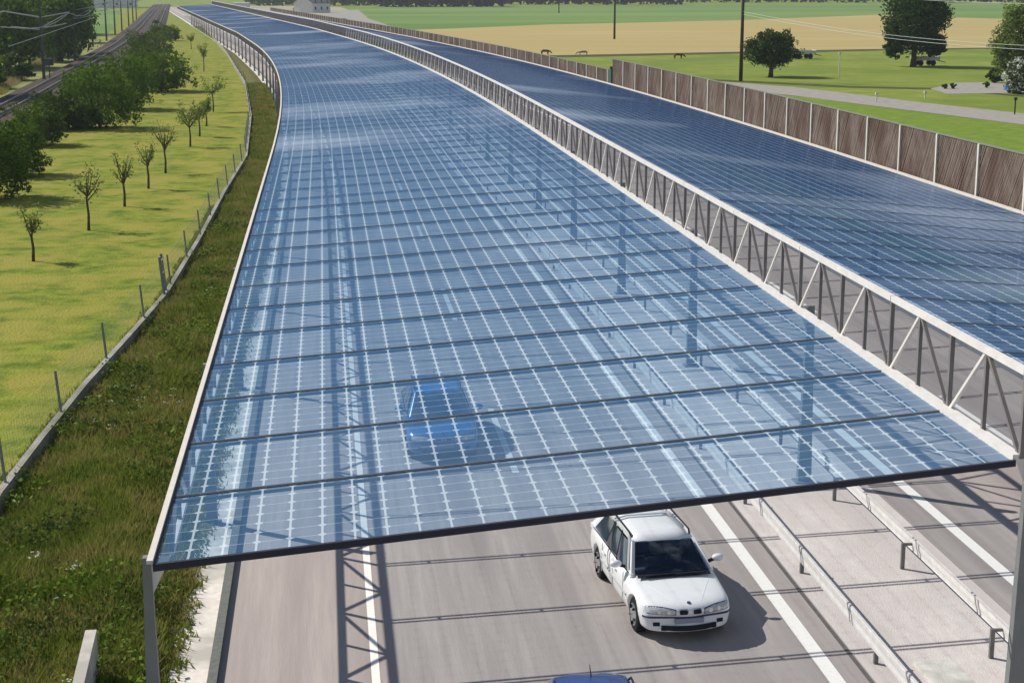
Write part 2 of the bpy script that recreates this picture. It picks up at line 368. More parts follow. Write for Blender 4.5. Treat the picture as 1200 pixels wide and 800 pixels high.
for k in range(len(ys)-1):
    for i in range(NT):
        n = k*(NT+1)+i; q.f.append((n, n+1, n+NT+2, n+NT+1)); q.mi.append(0)
ob('verge', q, M['roughsoil'], smooth=True, kind='structure')

def blades(mb, x, y, z, hgt, wdt, n, spread):
    for _ in range(n):
        a = random.random()*6.283; lx = math.cos(a)*wdt; ly = math.sin(a)*wdt
        ox = random.gauss(0, spread); oy = random.gauss(0, spread); hh = hgt*random.uniform(.5,1.2)
        tx = random.gauss(0, hh*.45); ty = random.gauss(0, hh*.45)
        k = len(mb.v)
        mb.v += [(x+ox-lx, y+oy-ly, z-.02), (x+ox+lx, y+oy+ly, z-.02), (x+ox+tx, y+oy+ty, z+hh)]
        mb.f.append((k,k+1,k+2)); mb.mi.append(0)
q = MB(); fl = MB(); lf = MB()
for _ in range(34000):
    y = 20 + 170*random.random()**2.0; t = random.random(); a = fx(y); b = -2.90 - S(y); x = a + .15 + (b-a)*t + random.uniform(0,.12)
    nn = noise.noise(Vector((x*.8, y*.35, 9)))
    hgt = .20 + .28*max(0, nn+.2)
    if t > .9: hgt *= .45
    blades(q, x, y, vz(x,y,t), hgt, .011 + y*.0004, 8, .10)
for _ in range(5200):
    y = 20 + 60*random.random()**1.5; t = random.uniform(.03,.9); a = fx(y); b = -2.6 - S(y); x = a + (b-a)*t
    if noise.noise(Vector((x*.6+5, y*.3, 2))) < .02: continue
    z = vz(x,y,t) + random.uniform(.08,.42)
    for _k in range(5):
        c = Vector((x+random.gauss(0,.12), y+random.gauss(0,.12), z+random.uniform(-.1,.08))); s_ = random.uniform(.035,.075)
        d1 = Vector((random.gauss(0,1),random.gauss(0,1),random.gauss(0,.5))).normalized()*s_
        d2 = d1.cross(Vector((random.gauss(0,1),random.gauss(0,1),random.gauss(0,1)))).normalized()*s_*.6
        lf.face([c-d1, c-d2, c+d1, c+d2])
for _ in range(130):
    y = 22 + 45*random.random(); t = random.uniform(.1,.8); a = fx(y); b = -2.6; x = a + (b-a)*t
    if noise.noise(Vector((x*.5, y*.2, 31))) < .1: continue
    z = vz(x,y,t) + random.uniform(.28,.45)
    for _k in range(4):
        c = Vector((x+random.gauss(0,.06), y+random.gauss(0,.06), z)); s_ = .018
        fl.face([c+Vector((-s_,-s_,0)), c+Vector((s_,-s_,.01)), c+Vector((s_,s_,0)), c+Vector((-s_,s_,.01))])
ob('rough_grass', q, M['roughgrass'], kind='stuff')
ob('weeds', lf, M['leafmid'], kind='stuff')
ob('wild_flowers', fl, M['blossom'], kind='stuff')
q = MB()
for _ in range(2600):                              # longer tufts left by the mower, mostly along the fence
    y = 26 + 60*random.random()**1.3; x = fx(y) - .10 - random.random()**2*.35
    blades(q, x, y, 0, .12, .010 + y*.0002, 6, .06)
ob('mown_grass', q, M['lawnblade'], kind='stuff')

# ================================================================ the solar canopies
BAY = 2.97; SK = .121; Y0 = 21.25
def canopy(name, label, XA, XB, hA, hB, ncol, k0, k1, nparts, per=4, ncell=7, cellm=None):
    cellm = cellm or M['cell']
    root = thing(name, (XA, Y0, 0), label, 'solar canopy')
    slope = (hB-hA)/(XB-XA); cw = (XB-XA)/ncol; sgn = 1
    def hz(X): return hA + (X-XA)*slope
    def pt(X, k, dz=0.0):
        y = Y0 + k*BAY + (X-XA)*SK
        return Vector((X - S(y), y, hz(X)+dz))
    cache = {}
    far = MB()
    def fill(mb, c0, c1, k, org, fine):
        e0 = .014 if k <= 12 else .003; e1 = 1-.014 if k < 12 else .997                       # leave room for the beams
        gx = .036; gy = .014; ch = .115
        def P(ci, t): return pt(XA + ci*cw, k + t) - org
        n = ncell if fine < 2 else 7
        for c in range(c0, c1):
            for j in range(n):
                t0 = e0+(e1-e0)*j/n; t1 = e0+(e1-e0)*(j+1)/n
                A = P(c, t0); B = P(c+1, t0); Cc = P(c+1, t1); D = P(c, t1)
                def Q(u, v): return A + (B-A)*u + (D-A)*v
                if fine == 0:
                    o8 = [(gx+ch,gy),(1-gx-ch,gy),(1-gx,gy+ch),(1-gx,1-gy-ch),(1-gx-ch,1-gy),(gx+ch,1-gy),(gx,1-gy-ch),(gx,gy+ch)]
                    b8 = [(gx+ch,0),(1-gx-ch,0),(1,gy+ch),(1,1-gy-ch),(1-gx-ch,1),(gx+ch,1),(0,1-gy-ch),(0,gy+ch)]
                    cor = [(1,0),(1,1),(0,1),(0,0)]
                    m = len(mb.v); mb.v += [tuple(Q(*p)) for p in o8+b8+cor]
                    mb.f.append(tuple(m+i for i in range(8))); mb.mi.append(0)
                    for s_ in range(4):
                        i0 = 2*s_; i1 = i0+1
                        mb.f.append((m+8+i0, m+8+i1, m+i1, m+i0)); mb.mi.append(1)
                        i2 = (i1+1) % 8
                        mb.f.append((m+i1, m+8+i1, m+16+s_, m+8+i2, m+i2)); mb.mi.append(1)
                else:
                    m = len(mb.v); mb.v += [tuple(Q(*p)) for p in ((0,0),(gx*2,0),(1,0),(1,1),(gx*2,1),(0,1),(gx*2,gy*2.2),(1,gy*2.2))]
                    mb.f += [(m,m+1,m+4,m+5),(m+6,m+7,m+3,m+4),(m+1,m+2,m+7,m+6)]; mb.mi += [1,0,1]
    cnt = 0
    for k in range(k0, k1):
        straight = Y0 + (k+1)*BAY + (XB-XA)*SK < 75
        for gi, c0 in enumerate(range(0, ncol, per)):
            c1 = min(ncol, c0+per)
            if cnt < nparts:
                fine = 0 if k < 26 else 1
                org = pt(XA+c0*cw, k)
                key = (gi, fine, k < 12, k <= 12) if straight else None
                if key is None or key not in cache:
                    mb = MB(); fill(mb, c0, c1, k, org, fine)
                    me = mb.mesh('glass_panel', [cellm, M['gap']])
                    if key: cache[key] = me
                else: me = cache[key]
                link('glass_panel', me, root, org - root.location); cnt += 1
            else:
                fill(far, c0, c1, k, root.location, 2)
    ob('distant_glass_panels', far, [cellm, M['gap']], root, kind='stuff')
    # crossbeams: an upper and a lower flange on small webs
    bc = {}
    for k in range(k0, k1+1):
        org = pt(XA, k)
        y = Y0 + k*BAY + (XB-XA)*SK
        key = 'f' if k == k0 and k0 == 0 else ('s%d' % (k > 12) if y < 75 else None); low = -.045 if k > 12 else 0
        if key is None or key not in bc:
            mb = MB(); a = pt(XA, k) - org; b = pt(XB, k) - org
            if key == 'f':
                mb.bar(a+Vector((0,0,-.03)), b+Vector((0,0,-.03)), .06, .10)
            else:
                mb.bar(a+Vector((0,.075,-.015+low)), b+Vector((0,.075,-.015+low)), .038, .05)
                if k < 60:
                    mb.bar(a+Vector((0,-.075,-.04+low)), b+Vector((0,-.075,-.04+low)), .038, .05)
                    for i in range(0, 7):
                        p = a + (b-a)*((i+.5)/7); mb.box((p.x-.02,p.y-.05,p.z-.05), (p.x+.02,p.y+.05,p.z-.02))
            me = mb.mesh('crossbeam', M['edge'] if key == 'f' else M['beam'])
            if key: bc[key] = me
        else: me = bc[key]
        link('crossbeam', me, root, org - root.location)
    return root, pt

def edge_rail(root, pt, X, k0, k1, off, w_, h_, dz, m, name):
    # straight near piece + segments along the bend, one mesh
    mb = MB(); k = k0
    while k < k1:
        k2 = min(k+3, k1) if k >= 17 else min(17, k1)
        a = pt(X, k) + Vector((off,0,dz)) - root.location; b = pt(X, k2) + Vector((off,0,dz)) - root.location
        mb.bar(a, b, w_, h_); k = k2
    return ob(name, mb, m, root)

def truss(root, pt, X, zb, zt, k0, kp, k1, cw2=.105):
    """chords with a Warren web; the near bays bar by bar, the far ones joined"""
    rl = root.location
    farw = MB()
    meshes = {}
    def put(nm, a, b, w_, h_, key, light=False):
        if key and key in meshes: me = meshes[key]
        else:
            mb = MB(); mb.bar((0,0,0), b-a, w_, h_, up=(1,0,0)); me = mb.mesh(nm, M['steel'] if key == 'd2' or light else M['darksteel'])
            if key: meshes[key] = me
        link(nm, me, root, a - rl)
    for k in range(k0, k1):
        B0 = pt(X, k, zb); B1 = pt(X, k+1, zb); T0 = pt(X, k, zt); Tm = (pt(X, k, zt)+pt(X, k+1, zt))/2; Bm = (B0+B1)/2
        st = B1.y < 73
        if k < kp:
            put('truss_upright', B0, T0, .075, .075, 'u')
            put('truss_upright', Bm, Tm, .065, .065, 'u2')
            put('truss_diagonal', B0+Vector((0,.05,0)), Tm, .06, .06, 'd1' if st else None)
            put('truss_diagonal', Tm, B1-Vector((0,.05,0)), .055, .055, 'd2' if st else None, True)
        else:
            for a, b, w_ in ((B0,T0,.075),(Bm,Tm,.065),(B0,Tm,.06),(Tm,B1,.055)): farw.bar(a-rl, b-rl, w_, w_, up=(1,0,0))
    if farw.v: ob('distant_truss_bars', farw, M['darksteel'], root, kind='stuff')
    edge = lambda z, s_, nm, m: None
    mb = MB(); mc = MB(); k = k0
    for k in range(k0, k1, 2):
        k2 = min(k+2, k1)
        T0 = pt(X, k, zt)-rl; T1 = pt(X, k2, zt)-rl; B0 = pt(X, k, zb)-rl; B1 = pt(X, k2, zb)-rl
        nt_, nb_ = (mb, mc)
        nt_.bar(T0, T1-(T1-T0).normalized()*.03, cw2, min(cw2,.11)); nb_.bar(B0, B1, min(.10,cw2+.02), .09)
    ob('top_chord', mb, M['steel'], root); ob('bottom_chord', mc, M['steel'], root)

def column(root, x, y, h, wb, wt, inward, lab=None):
    mb = MB()
    mb.bar((0,0,-.05), (0,0,h), .16, wb, up=(1,0,0), w2=.14, h2=wt)
    mb.box((-wb*.75,-.2,-.05), (wb*.75,.2,.03))
    o = ob('column', mb, M['colsteel'], root, loc=Vector((x,y,0))-root.location)
    b = MB(); s_ = inward
    b.v += [(s_*wt*.4,-.015,h-.6),(s_*wt*.4,-.015,h),(s_*.33,-.015,h),(s_*wt*.4,.015,h-.6),(s_*wt*.4,.015,h),(s_*.33,.015,h)]
    b.f += [(0,1,2),(5,4,3),(0,3,4,1),(1,4,5,2),(2,5,3,0)]; b.mi += [0]*5
    ob('bracket', b, M['steel'], o)
    return o

K1 = 206
XL, XR, HL, HR = -2.47, 10.36, 3.62, 4.2
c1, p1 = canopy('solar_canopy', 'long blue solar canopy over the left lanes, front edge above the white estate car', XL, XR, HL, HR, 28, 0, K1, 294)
edge_rail(c1, p1, XL, 0, K1, -.04, .085, .05, .045, M['paleconc'], 'edge_rail')
edge_rail(c1, p1, XL, 0, K1, .022, .035, .05, .0, M['edge'], 'edge_flashing')
edge_rail(c1, p1, XR, 0, K1, .02, .12, .12, .04, M['steel'], 'edge_rail')
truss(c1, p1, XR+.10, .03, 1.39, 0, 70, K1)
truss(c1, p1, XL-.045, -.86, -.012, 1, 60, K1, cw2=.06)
CP = 11.88
for i in range(0, 40):
    y = 21.9 + i*CP
    x = -2.62 - S(y); column(c1, x, y, HL-.1, .24, .11, 1)
    y2 = 23.4 + i*CP
    column(c1, 10.90 - S(y2), y2, HR-.02, .32, .16, -1)
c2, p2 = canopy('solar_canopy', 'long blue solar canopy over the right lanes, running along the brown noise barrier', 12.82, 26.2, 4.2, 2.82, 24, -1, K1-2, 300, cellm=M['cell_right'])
edge_rail(c2, p2, 12.82, -1, K1-2, 0, .10, .12, .0, M['beam'], 'edge_rail')
edge_rail(c2, p2, 26.2, -1, K1-2, .05, .14, .12, .03, M['paleconc'], 'edge_rail')
for i in range(0, 40):
    y = 27 + i*CP
    column(c2, 26.05 - S(y), y, 2.75, .40, .16, -1)
    column(c2, 21.9 - S(y), y, 3.15, .26, .16, -1)

# ================================================================ guard rails on the median
def guard_rail(X, label, face, tuft=False):
    root = thing('guard_rail', (X, 20, 0), label, 'guard rail', 'guard rails on the median')
    prof = [(.012,.38),(.020,.395),(.022,.45),(.014,.50),(.014,.54),(.022,.59),(.020,.655),(.012,.67)]
    mb = MB(); yy = frange(14, 94, 4) + frange(100, 600, 8)
    for a, b in zip(yy[:-1], yy[1:]):
        for (d0,z0),(d1,z1) in zip(prof[:-1], prof[1:]):
            mb.face([Vector(rp(X+face*d0,a,z0))-root.location, Vector(rp(X+face*d0,b,z0))-root.location, Vector(rp(X+face*d1,b,z1))-root.location, Vector(rp(X+face*d1,a,z1))-root.location])
    for a, b in zip(yy[:-1], yy[1:]):
        mb.bar(Vector(rp(X-face*.01,a,.674))-root.location, Vector(rp(X-face*.01,b,.674))-root.location, .035, .014)
    ob('rail', mb, M['galv'], root)
    pm = MB(); s_ = -face
    pm.box((-.04,-.03,-.1), (.035,.03,.53))
    pm.box((.0 if face>0 else -.17,-.02,.48), (.17 if face>0 else .0,.02,.53))
    me = pm.mesh('post', M['gpost'])
    y = 20.6
    while y < 260:
        link('post', me, root, Vector(rp(X-face*.16, y, 0))-root.location); y += 4.4
    return root
guard_rail(8.96, 'galvanised guard rail along the white line on the left side of the pale median', -1)
guard_rail(11.33, 'galvanised guard rail on the right side of the median, beside the grey canopy columns', 1)

# ================================================================ noise barriers right of the road
def clip(poly, f):
    r = []
    for i in range(len(poly)):
        a, b = poly[i], poly[(i+1) % len(poly)]; fa, fb = f(a), f(b)
        if fa >= 0: r.append(a)
        if (fa >= 0) != (fb >= 0):
            t = fa/(fa-fb); r.append((a[0]+(b[0]-a[0])*t, a[1]+(b[1]-a[1])*t))
    return r
def barrier_panel(Lp, z0, z1):
    mb = MB(); mb.box((.02,0.04,z0), (.06,Lp-.04,z1))
    k = -4.0; wd = .095; lean = -.62
    while k < Lp + 3:
        for f0, f1, x in ((0,.82,random.uniform(-.035,-.01)),):
            po = [(0.05,z0),(Lp-.05,z0),(Lp-.05,z1),(.05,z1)]
            po = clip(po, lambda p: (p[0]-lean*(p[1]-z0)) - (k+wd*f0)); 
            if len(po) > 2: po = clip(po, lambda p: (k+wd*f1) - (p[0]-lean*(p[1]-z0)))
            if len(po) > 2:
                n = len(mb.v); m = len(po)
                mb.v += [(x,p[0],p[1]) for p in po] + [(.02,p[0],p[1]) for p in po]
                mb.f.append(tuple(range(n,n+m))[::-1]); mb.mi.append(0)
                for i in range(m): mb.f.append((n+i, n+(i+1)%m, n+m+(i+1)%m, n+m+i)); mb.mi.append(0)
        k += wd
    return mb.mesh('barrier_panel', M['wood'])
def barrier(label, ya, yb, Lp, top, XB=26.55):
    root = thing('noise_barrier', (XB, ya, 0), label, 'noise barrier', 'brown noise barriers')
    var = [barrier_panel(Lp, .05, top) for _ in range(9)]
    pm = MB(); pm.box((-.11,-.075,-.1), (.09,.075,top+.04)); pmesh = pm.mesh('post', M['paleconc'])
    y = ya; cap = MB()
    while y < yb:
        a = Vector(rp(XB, y)); b = Vector(rp(XB, y+Lp))
        an = math.atan2(-(b.x-a.x), Lp)
        o = link('barrier_panel', random.choice(var), root, a-root.location); o.rotation_euler.z = an
        p = link('post', pmesh, root, a-root.location); p.rotation_euler.z = an
        cap.bar(a-root.location+Vector((.02,0,top+.05)), b-root.location+Vector((.02,0,top+.05)), .14, .05)
        y += Lp
    ob('cap', cap, M['woodcap'], root)
    return root
barrier('tall brown wooden noise barrier with pale posts, nearest section on the right', 40.6, 142, 4.62, 4.95)
barrier('lower brown wooden noise barrier section beyond the dark green gate post', 143.9, 560, 4.62, 3.95)
gp = MB(); gp.box((0,-.12,0), (.25,.12,4.3)); gp.box((-.05,-.9,2.2),(.0,-.12,4.1)); 
o = ob('gate_post', gp, M['gatepost'], loc=rp(26.5, 143.05)); o['label'] = 'dark green gate post in the gap between the two noise barrier sections'; o['category'] = 'gate post'

# ================================================================ mesh fence on its concrete base, left
root = thing('mesh_fence', (FENCE[1][0], 25, 0), 'low wire mesh fence with slim grey posts on a concrete base between lawn and verge', 'fence')
base = MB()
pts = [Vector((x,y,0)) for x, y in FENCE]
for a, b in zip(pts[:-1], pts[1:]): base.bar(a+Vector((0,0,.17)), b+Vector((0,0,.17)), .17, .46)
for i in range(len(base.v)): base.v[i] = tuple(Vector(base.v[i]) - root.location)
ob('concrete_base', base, M['oldconc'], root)
pm = MB(); pm.bar((0,0,.2), (-.10,0,1.5), .06, .06); pme = pm.mesh('post', M['fencepost'])
y = 23.6; i = 0
while y < 300:
    x = fx(y)
    if abs(y-57.5) > 2:
        link('post', pme, root, Vector((x, y, 0))-root.location)
    y += 6.2 if y < 120 else 9; i += 1
wm = MB()
y = 20.0
while y < 130:
    x0, x1 = fx(y), fx(y+.5)
    for zi in range(6):
        z = .45 + zi*.2; lx = -.10*(z-.2)/1.3
        wm.bar(Vector((x0+lx,y,z))-root.location, Vector((x1+lx,y+.5,z))-root.location, .004, .004)
    for dy in (0, .25):
        xx = fx(y+dy); wm.bar(Vector((xx-.02,y+dy,.4))-root.location, Vector((xx-.10,y+dy,1.46))-root.location, .004, .004)
    y += .5
ob('wire_mesh', wm, M['wire'], root, kind='stuff')
gt = G(195, 355)
root = thing('fence_gate', (gt.x, gt.y, 0), 'narrow grey green gate frame standing in the mesh fence', 'gate')
for dx, dy in ((0,-.35),(-.02,.45)):
    b = MB(); b.bar((dx,dy,.1), (dx-.14,dy,1.75), .09, .09); ob('gate_post', b, M['fencepost'], root)
b = MB()
for z in (.55, 1.1, 1.6): b.bar((-.08,-.35,z), (-.08,.45,z), .04, .04)
ob('gate_frame', b, M['fencepost'], root)
b = MB(); b.v += [(-.09,-1.2,0),(.09,-1.2,0),(.09,1.6,0),(-.09,1.6,0),(-.09,-1.2,.55),(.09,-1.2,.55),(.09,1.6,1.0),(-.09,1.6,1.0)]
for qd in ((0,3,2,1),(4,5,6,7),(0,1,5,4),(1,2,6,5),(2,3,7,6),(3,0,4,7)): b.f.append(qd); b.mi.append(0)
o = ob('concrete_wall', b, M['concrete'], loc=(-4.02, 24.0, -.02)); o['label'] = 'short pale concrete wall end standing in the rough grass at the bottom left'; o['category'] = 'wall'

# ================================================================ vegetation
def rnd_unit():
    while True:
        v = Vector((random.uniform(-1,1), random.uniform(-1,1), random.uniform(-1,1)))
        if .05 < v.length < 1: return v.normalized()
def leaf(mb, c, s_, nrm=None):
    d = rnd_unit(); n = (nrm + rnd_unit()*.8).normalized() if nrm else rnd_unit()
    d1 = n.cross(d)
    if d1.length < .1: return
    d1 = d1.normalized()*s_; d2 = n.cross(d1)*.62
    k = len(mb.v); mb.v += [tuple(c-d1), tuple(c-d2), tuple(c+d1), tuple(c+d2)]; mb.f.append((k,k+1,k+2,k+3)); mb.mi.append(0)
def crown(mb, c, r, nclump, nleaf, s_, flat=1.0, seedn=0, shell=.55):
    """leaf clumps spread through an uneven ellipsoid"""
    for _ in range(nclump):
        d = rnd_unit(); rad = random.uniform(shell, 1)**.6 * (1 + .30*noise.noise(d*2.1 + Vector((seedn,0,0))))
        cc = c + Vector((d.x*r[0]*rad, d.y*r[1]*rad, d.z*r[2]*rad))
        cr_ = min(r)*random.uniform(.16,.34)
        for _k in range(nleaf):
            e = rnd_unit(); q_ = cc + Vector((e.x*cr_, e.y*cr_, e.z*cr_*.75*flat))*random.uniform(.55,1.05)
            leaf(mb, q_, s_*random.uniform(.6,1.25), e)
def shrub(name, p, wid, hgt, m, label, cat='shrub', n=90, leafsize=.17, group=None, blossom=False):
    root = thing(name, p, label, cat, group)
    t = MB()
    for i in range(5):
        a = random.random()*6.28; t.tube([(0,0,-.1),(math.cos(a)*wid*.12,math.sin(a)*wid*.12,hgt*.35),(math.cos(a)*wid*.3,math.sin(a)*wid*.3,hgt*.75)], [.09,.06,.02], 5)
    ob('stems', t, M['bark'], root)
    c = MB(); sn = random.random()*50
    crown(c, Vector((0,0,hgt*.50)), (wid*.47, wid*.47, hgt*.46), n, 26, leafsize, seedn=sn, shell=.3)
    crown(c, Vector((wid*.08,0,hgt*.22)), (wid*.46, wid*.46, hgt*.24), n//3, 20, leafsize, seedn=sn+3, shell=.3)
    for _ in range(n//6):
        a = random.random()*6.28; rr = random.uniform(.1,.42)*wid
        crown(c, Vector((math.cos(a)*rr, math.sin(a)*rr, hgt*random.uniform(.6,.98))), (wid*.1,wid*.1,hgt*.12), 3, 18, leafsize*.9)
    ob('foliage', c, m, root)
    if blossom:
        b = MB(); crown(b, Vector((0,0,hgt*.55)), (wid*.50, wid*.50, hgt*.50), n, 14, leafsize*.8, seedn=sn, shell=.75); ob('blossom', b, M['blossom'], root)
    return root
def tree(name, p, wid, hgt, clear, m, label, n=130, leafsize=.3, tr=.25, group=None, cat='tree', lop=None):
    root = thing(name, p, label, cat, group)
    t = MB(); t.tube([(0,0,-.1),(.05,0,hgt*.12),(0,.05,hgt*.45),(0,0,hgt*.8)], [tr*1.3,tr,tr*.7,tr*.2], 8)
    ob('trunk', t, M['bark'], root, smooth=True)
    for i in range(7):
        a = i*.9+random.random()*.5; z0 = hgt*random.uniform(.2,.5); rr = wid*random.uniform(.25,.4)
        l = MB(); l.tube([(0,0,z0),(math.cos(a)*rr*.5,math.sin(a)*rr*.5,z0+hgt*.1),(math.cos(a)*rr,math.sin(a)*rr,z0+hgt*.24)], [tr*.45,tr*.3,tr*.1], 5)
        ob('limb', l, M['bark'], root)
    c = MB(); ch = hgt-clear
    crown(c, Vector((0,0,clear+ch*.5)), (wid*.47, wid*.47, ch*.48), n, 26, leafsize, seedn=random.random()*50, shell=.25)
    if lop:
        for (dx,dz,w_,h_) in lop: crown(c, Vector((dx,0,dz)), (w_/2,w_/2,h_/2), n//4, 26, leafsize, seedn=random.random()*50, shell=.25)
    ob('crown', c, m, root)
    return root

def px_w(x, y, wpx): # metres spanned by wpx photo pixels at a ground point
    return (G(x+wpx/2, y)-G(x-wpx/2, y)).length
# hedge shrubs along the railway: base px, width px, height px, material, label
HED = [
 (-14,232,90,95,'leafdark','large dark shrub at the left edge of the lawn, nearest of the railway hedge'),
 (20,205,62,60,'leafdark','dark round shrub behind the nearest shrub of the railway hedge'),
 (44,170,56,46,'leafmid','green shrub with a light top beside the bend of the rails'),
 (64,152,44,42,'leafdark','upright dark shrub left of the pale willow bush'),
 (94,150,50,26,'leafpale','low pale grey green willow bush in front of the tall dark hedge'),
 (118,150,74,70,'leafdark','widest tall dark shrub in the middle of the railway hedge'),
 (98,118,46,38,'leafmid','sunlit green shrub top behind the widest dark shrub'),
 (152,128,58,62,'leafdark','dark shrub just behind the widest shrub of the hedge'),
 (190,107,64,44,'leafdark','rounded dark shrub with a long shadow at the narrow part of the lawn'),
 (168,92,40,36,'leafmid','mid green shrub left of the rounded dark shrub beside the track'),
 (176,68,50,30,'leafmid','green shrub near the far end of the railway hedge'),
 (199,48,22,17,'leafdark','small dark shrub standing apart at the far end of the hedge'),
 (184,42,17,12,'leafmid','smallest farthest green shrub beside the track'),
 (183,30,8,6,'leafmid','tiny shrub between the far track and the lawn'),
]
for x, y, wp, hp, m, lab in HED:
    p = G(x, y); s_ = px_w(x, y, 1); wid = wp*s_*1.24; hgt = hp*s_*1.05
    shrub('shrub', p, wid, hgt, M[m], lab, n=290, leafsize=.033*wid**.6, group='shrubs of the railway hedge')
# young fruit trees on the lawn
YT = [(39,306,245,26,'nearest young tree at the left edge of the lawn, its top almost bare'),
      (104,270,196,30,'second young tree of the row, with open crown above the first bend of the lawn'),
      (146,242,182,22,'slim young tree right of the two nearest ones'),
      (174,221,164,20,'thin young tree with a narrow leafy crown in mid row'),
      (194,203,146,34,'young tree with a wide forked crown on the lawn'),
      (223,172,122,28,'young tree with a dense round crown in front of the group of four'),
      (234,160,120,16,'young tree just behind the dense round crown'),
      (242,148,115,14,'young tree in the middle of the group near the fence'),
      (250,131,90,26,'young tree with the broadest crown nearest the fence'),
      (239,84,52,10,'slender young tree standing alone farther up the lawn'),
      (224,58,40,8,'farthest and smallest young tree on the lawn')]
for x, y, yt, wp, lab in YT:
    p = G(x, y); s_ = px_w(x, y, 1); hgt = (y-yt)*s_; wid = wp*s_*1.15
    root = thing('young_tree', p, lab, 'tree', 'young trees on the lawn')
    t = MB(); t.tube([(0,0,-.05),(.03,.02,hgt*.25),(-.02,0,hgt*.5),(.02,.02,hgt*.8)], [.075,.06,.05,.02], 6); ob('trunk', t, M['bark'], root, smooth=True)
    c = MB(); ends = []
    for i in range(9):
        a = i*2.4+random.random(); z0 = hgt*random.uniform(.42,.6); rr = wid*random.uniform(.28,.52); z1 = hgt*random.uniform(.62,1.0)
        l = MB(); e = Vector((math.cos(a)*rr, math.sin(a)*rr, z1)); mid_ = Vector((e.x*.55,e.y*.55,(z0+z1)/2-.05))
        l.tube([(0,0,z0), mid_, e], [.035,.024,.01], 4); ob('branch', l, M['bark'], root); ends += [e, mid_, (mid_+e)/2]
    near = y > 180
    for e in ends:
        for _ in range(13 if near else 20):
            leaf(c, e + Vector((random.gauss(0,.13*wid/1.3), random.gauss(0,.13*wid/1.3), random.gauss(0,.11))), random.uniform(.04,.075) + y*0 + (0 if near else .02))
    ob('crown', c, M['leafyoung'], root)
# trees left of the railway
LT = [(-70,118,140,140,'leafdark','huge dark tree filling the top left corner'),
      (10,80,110,95,'leafdark','broad dark tree left of the railway masts'),
      (70,72,90,92,'leafdark','dark tree behind the two railway masts nearest the rails'),
      (45,66,90,88,'leafmid','sunlit tree crown among the dark trees at the top left'),
      (84,50,46,60,'leafdark','narrow dark tree at the right end of the tree group by the railway')]
for x, y, wp, hp, m, lab in LT:
    p = G(x, y); s_ = px_w(x, y, 1)
    tree('broadleaf_tree', p, wp*s_, hp*s_, hp*s_*.03, M[m], lab, n=330, leafsize=.32, tr=.4, group='trees left of the railway')
for x, y, wp, hp, lab in ((14,94,56,30,'bright green bush left of the dry railway bank'), (-16,104,50,30,'green bush at the left frame edge below the dark tree')):
    p = G(x, y); s_ = px_w(x, y, 1); shrub('shrub', p, wp*s_, hp*s_, M['leafmid'], lab, n=80, leafsize=.22)
q = MB()
for _ in range(5200):                              # tall dry grass on the railway bank
    t = random.random(); v = random.random()
    a = G(-40 + 200*t, 143 - 120*t**.8); b = G(-40 + 190*t, 128 - 108*t**.8)
    c_ = a.lerp(b, v*1.25)
    if c_.y > 330 or noise.noise(Vector((c_.x*.3, c_.y*.08, 5))) < -.15: continue
    blades(q, c_.x, c_.y, 0, random.uniform(.3,.8), .05, 5, .35)
ob('dry_grass', q, M['straw'], kind='stuff')
# right hand trees
p = G(903, 90); s_ = px_w(903,90,1)
tree('broadleaf_tree', p, 66*s_, 54*s_, 11*s_, M['leafshade'], 'round dark tree on the meadow right of the telegraph pole', n=420, leafsize=.15, tr=.28)
p = G(1070, 78); s_ = px_w(1070,78,1)
tree('broadleaf_tree', p, 78*s_, 92*s_, 13*s_, M['leafshade'], 'tall wide dark tree in front of the wheat field', n=520, leafsize=.2, tr=.4,
     lop=[(25*s_,24*s_,26*s_,26*s_),(-24*s_,30*s_,26*s_,40*s_),(20*s_,66*s_,40*s_,40*s_)])
p = G(1192, 98); s_ = px_w(1192,98,1)
tree('broadleaf_tree', p, 62*s_, 100*s_, 6*s_, M['leafbright'], 'bright green tree at the right frame edge', n=330, leafsize=.17, tr=.25, lop=[(-16*s_,35*s_,36*s_,50*s_)])
p = G(1166, 97); s_ = px_w(1166,97,1)
shrub('shrub', p, 18*s_, 16*s_, M['leafshade'], 'low dark bush at the foot of the bright tree', n=40, leafsize=.16)
p = G(1194, 110); s_ = px_w(1194,110,1)
shrub('blossom_shrub', p, 34*s_, 40*s_, M['leafpale'], 'white flowering shrub at the right frame edge', n=60, leafsize=.16, blossom=True)
for x, y, wp, lab in ((1156,103,9,'small dark tuft left on the gravel patch'), (1107,104,7,'tiny tuft of weeds beside the gravel patch'), (1117,104,8,'second tiny tuft of weeds at the gravel patch')):
    p = G(x, y); s_ = px_w(x, y, 1); shrub('shrub', p, wp*s_, wp*.8*s_, M['leafdark'], lab, n=14, leafsize=.12)

# far woods: a belt of trees too far to tell apart
def wood(x0, x1, yb, hpx, m, dens=1.0, gap=()):
    mb = MB(); x = x0
    while x < x1:
        if not any(a < x < b for a, b in gap):
            p = G(x, yb + random.uniform(-.6,.5)); s_ = px_w(x, yb, 1); hh = hpx*s_*random.uniform(.75,1.15); wd = hh*random.uniform(.45,.7)
            crown(mb, p + Vector((0,random.uniform(-1,1)*hh*.4,hh*.5)), (wd*.5, wd*.5, hh*.55), 26, 16, hh*.075, seedn=x, shell=.1)
        x += 2.6/dens
    return ob('far_wood', mb, m, kind='stuff')
wood(436, 590, 8.0, 24, M['forest'], 1.3, ((548,556),))
wood(585, 800, 5.5, 18, M['forest'], 1.0)
wood(800, 1240, 3.0, 16, M['forest'], .9)
wood(290, 440, 6.5, 20, M['leafdark'], 1.0, ((345,366),))
wood(95, 300, 0.0, 14, M['forest'], .8)
wood(-80, 95, 40, 60, M['leafdark'], .35)

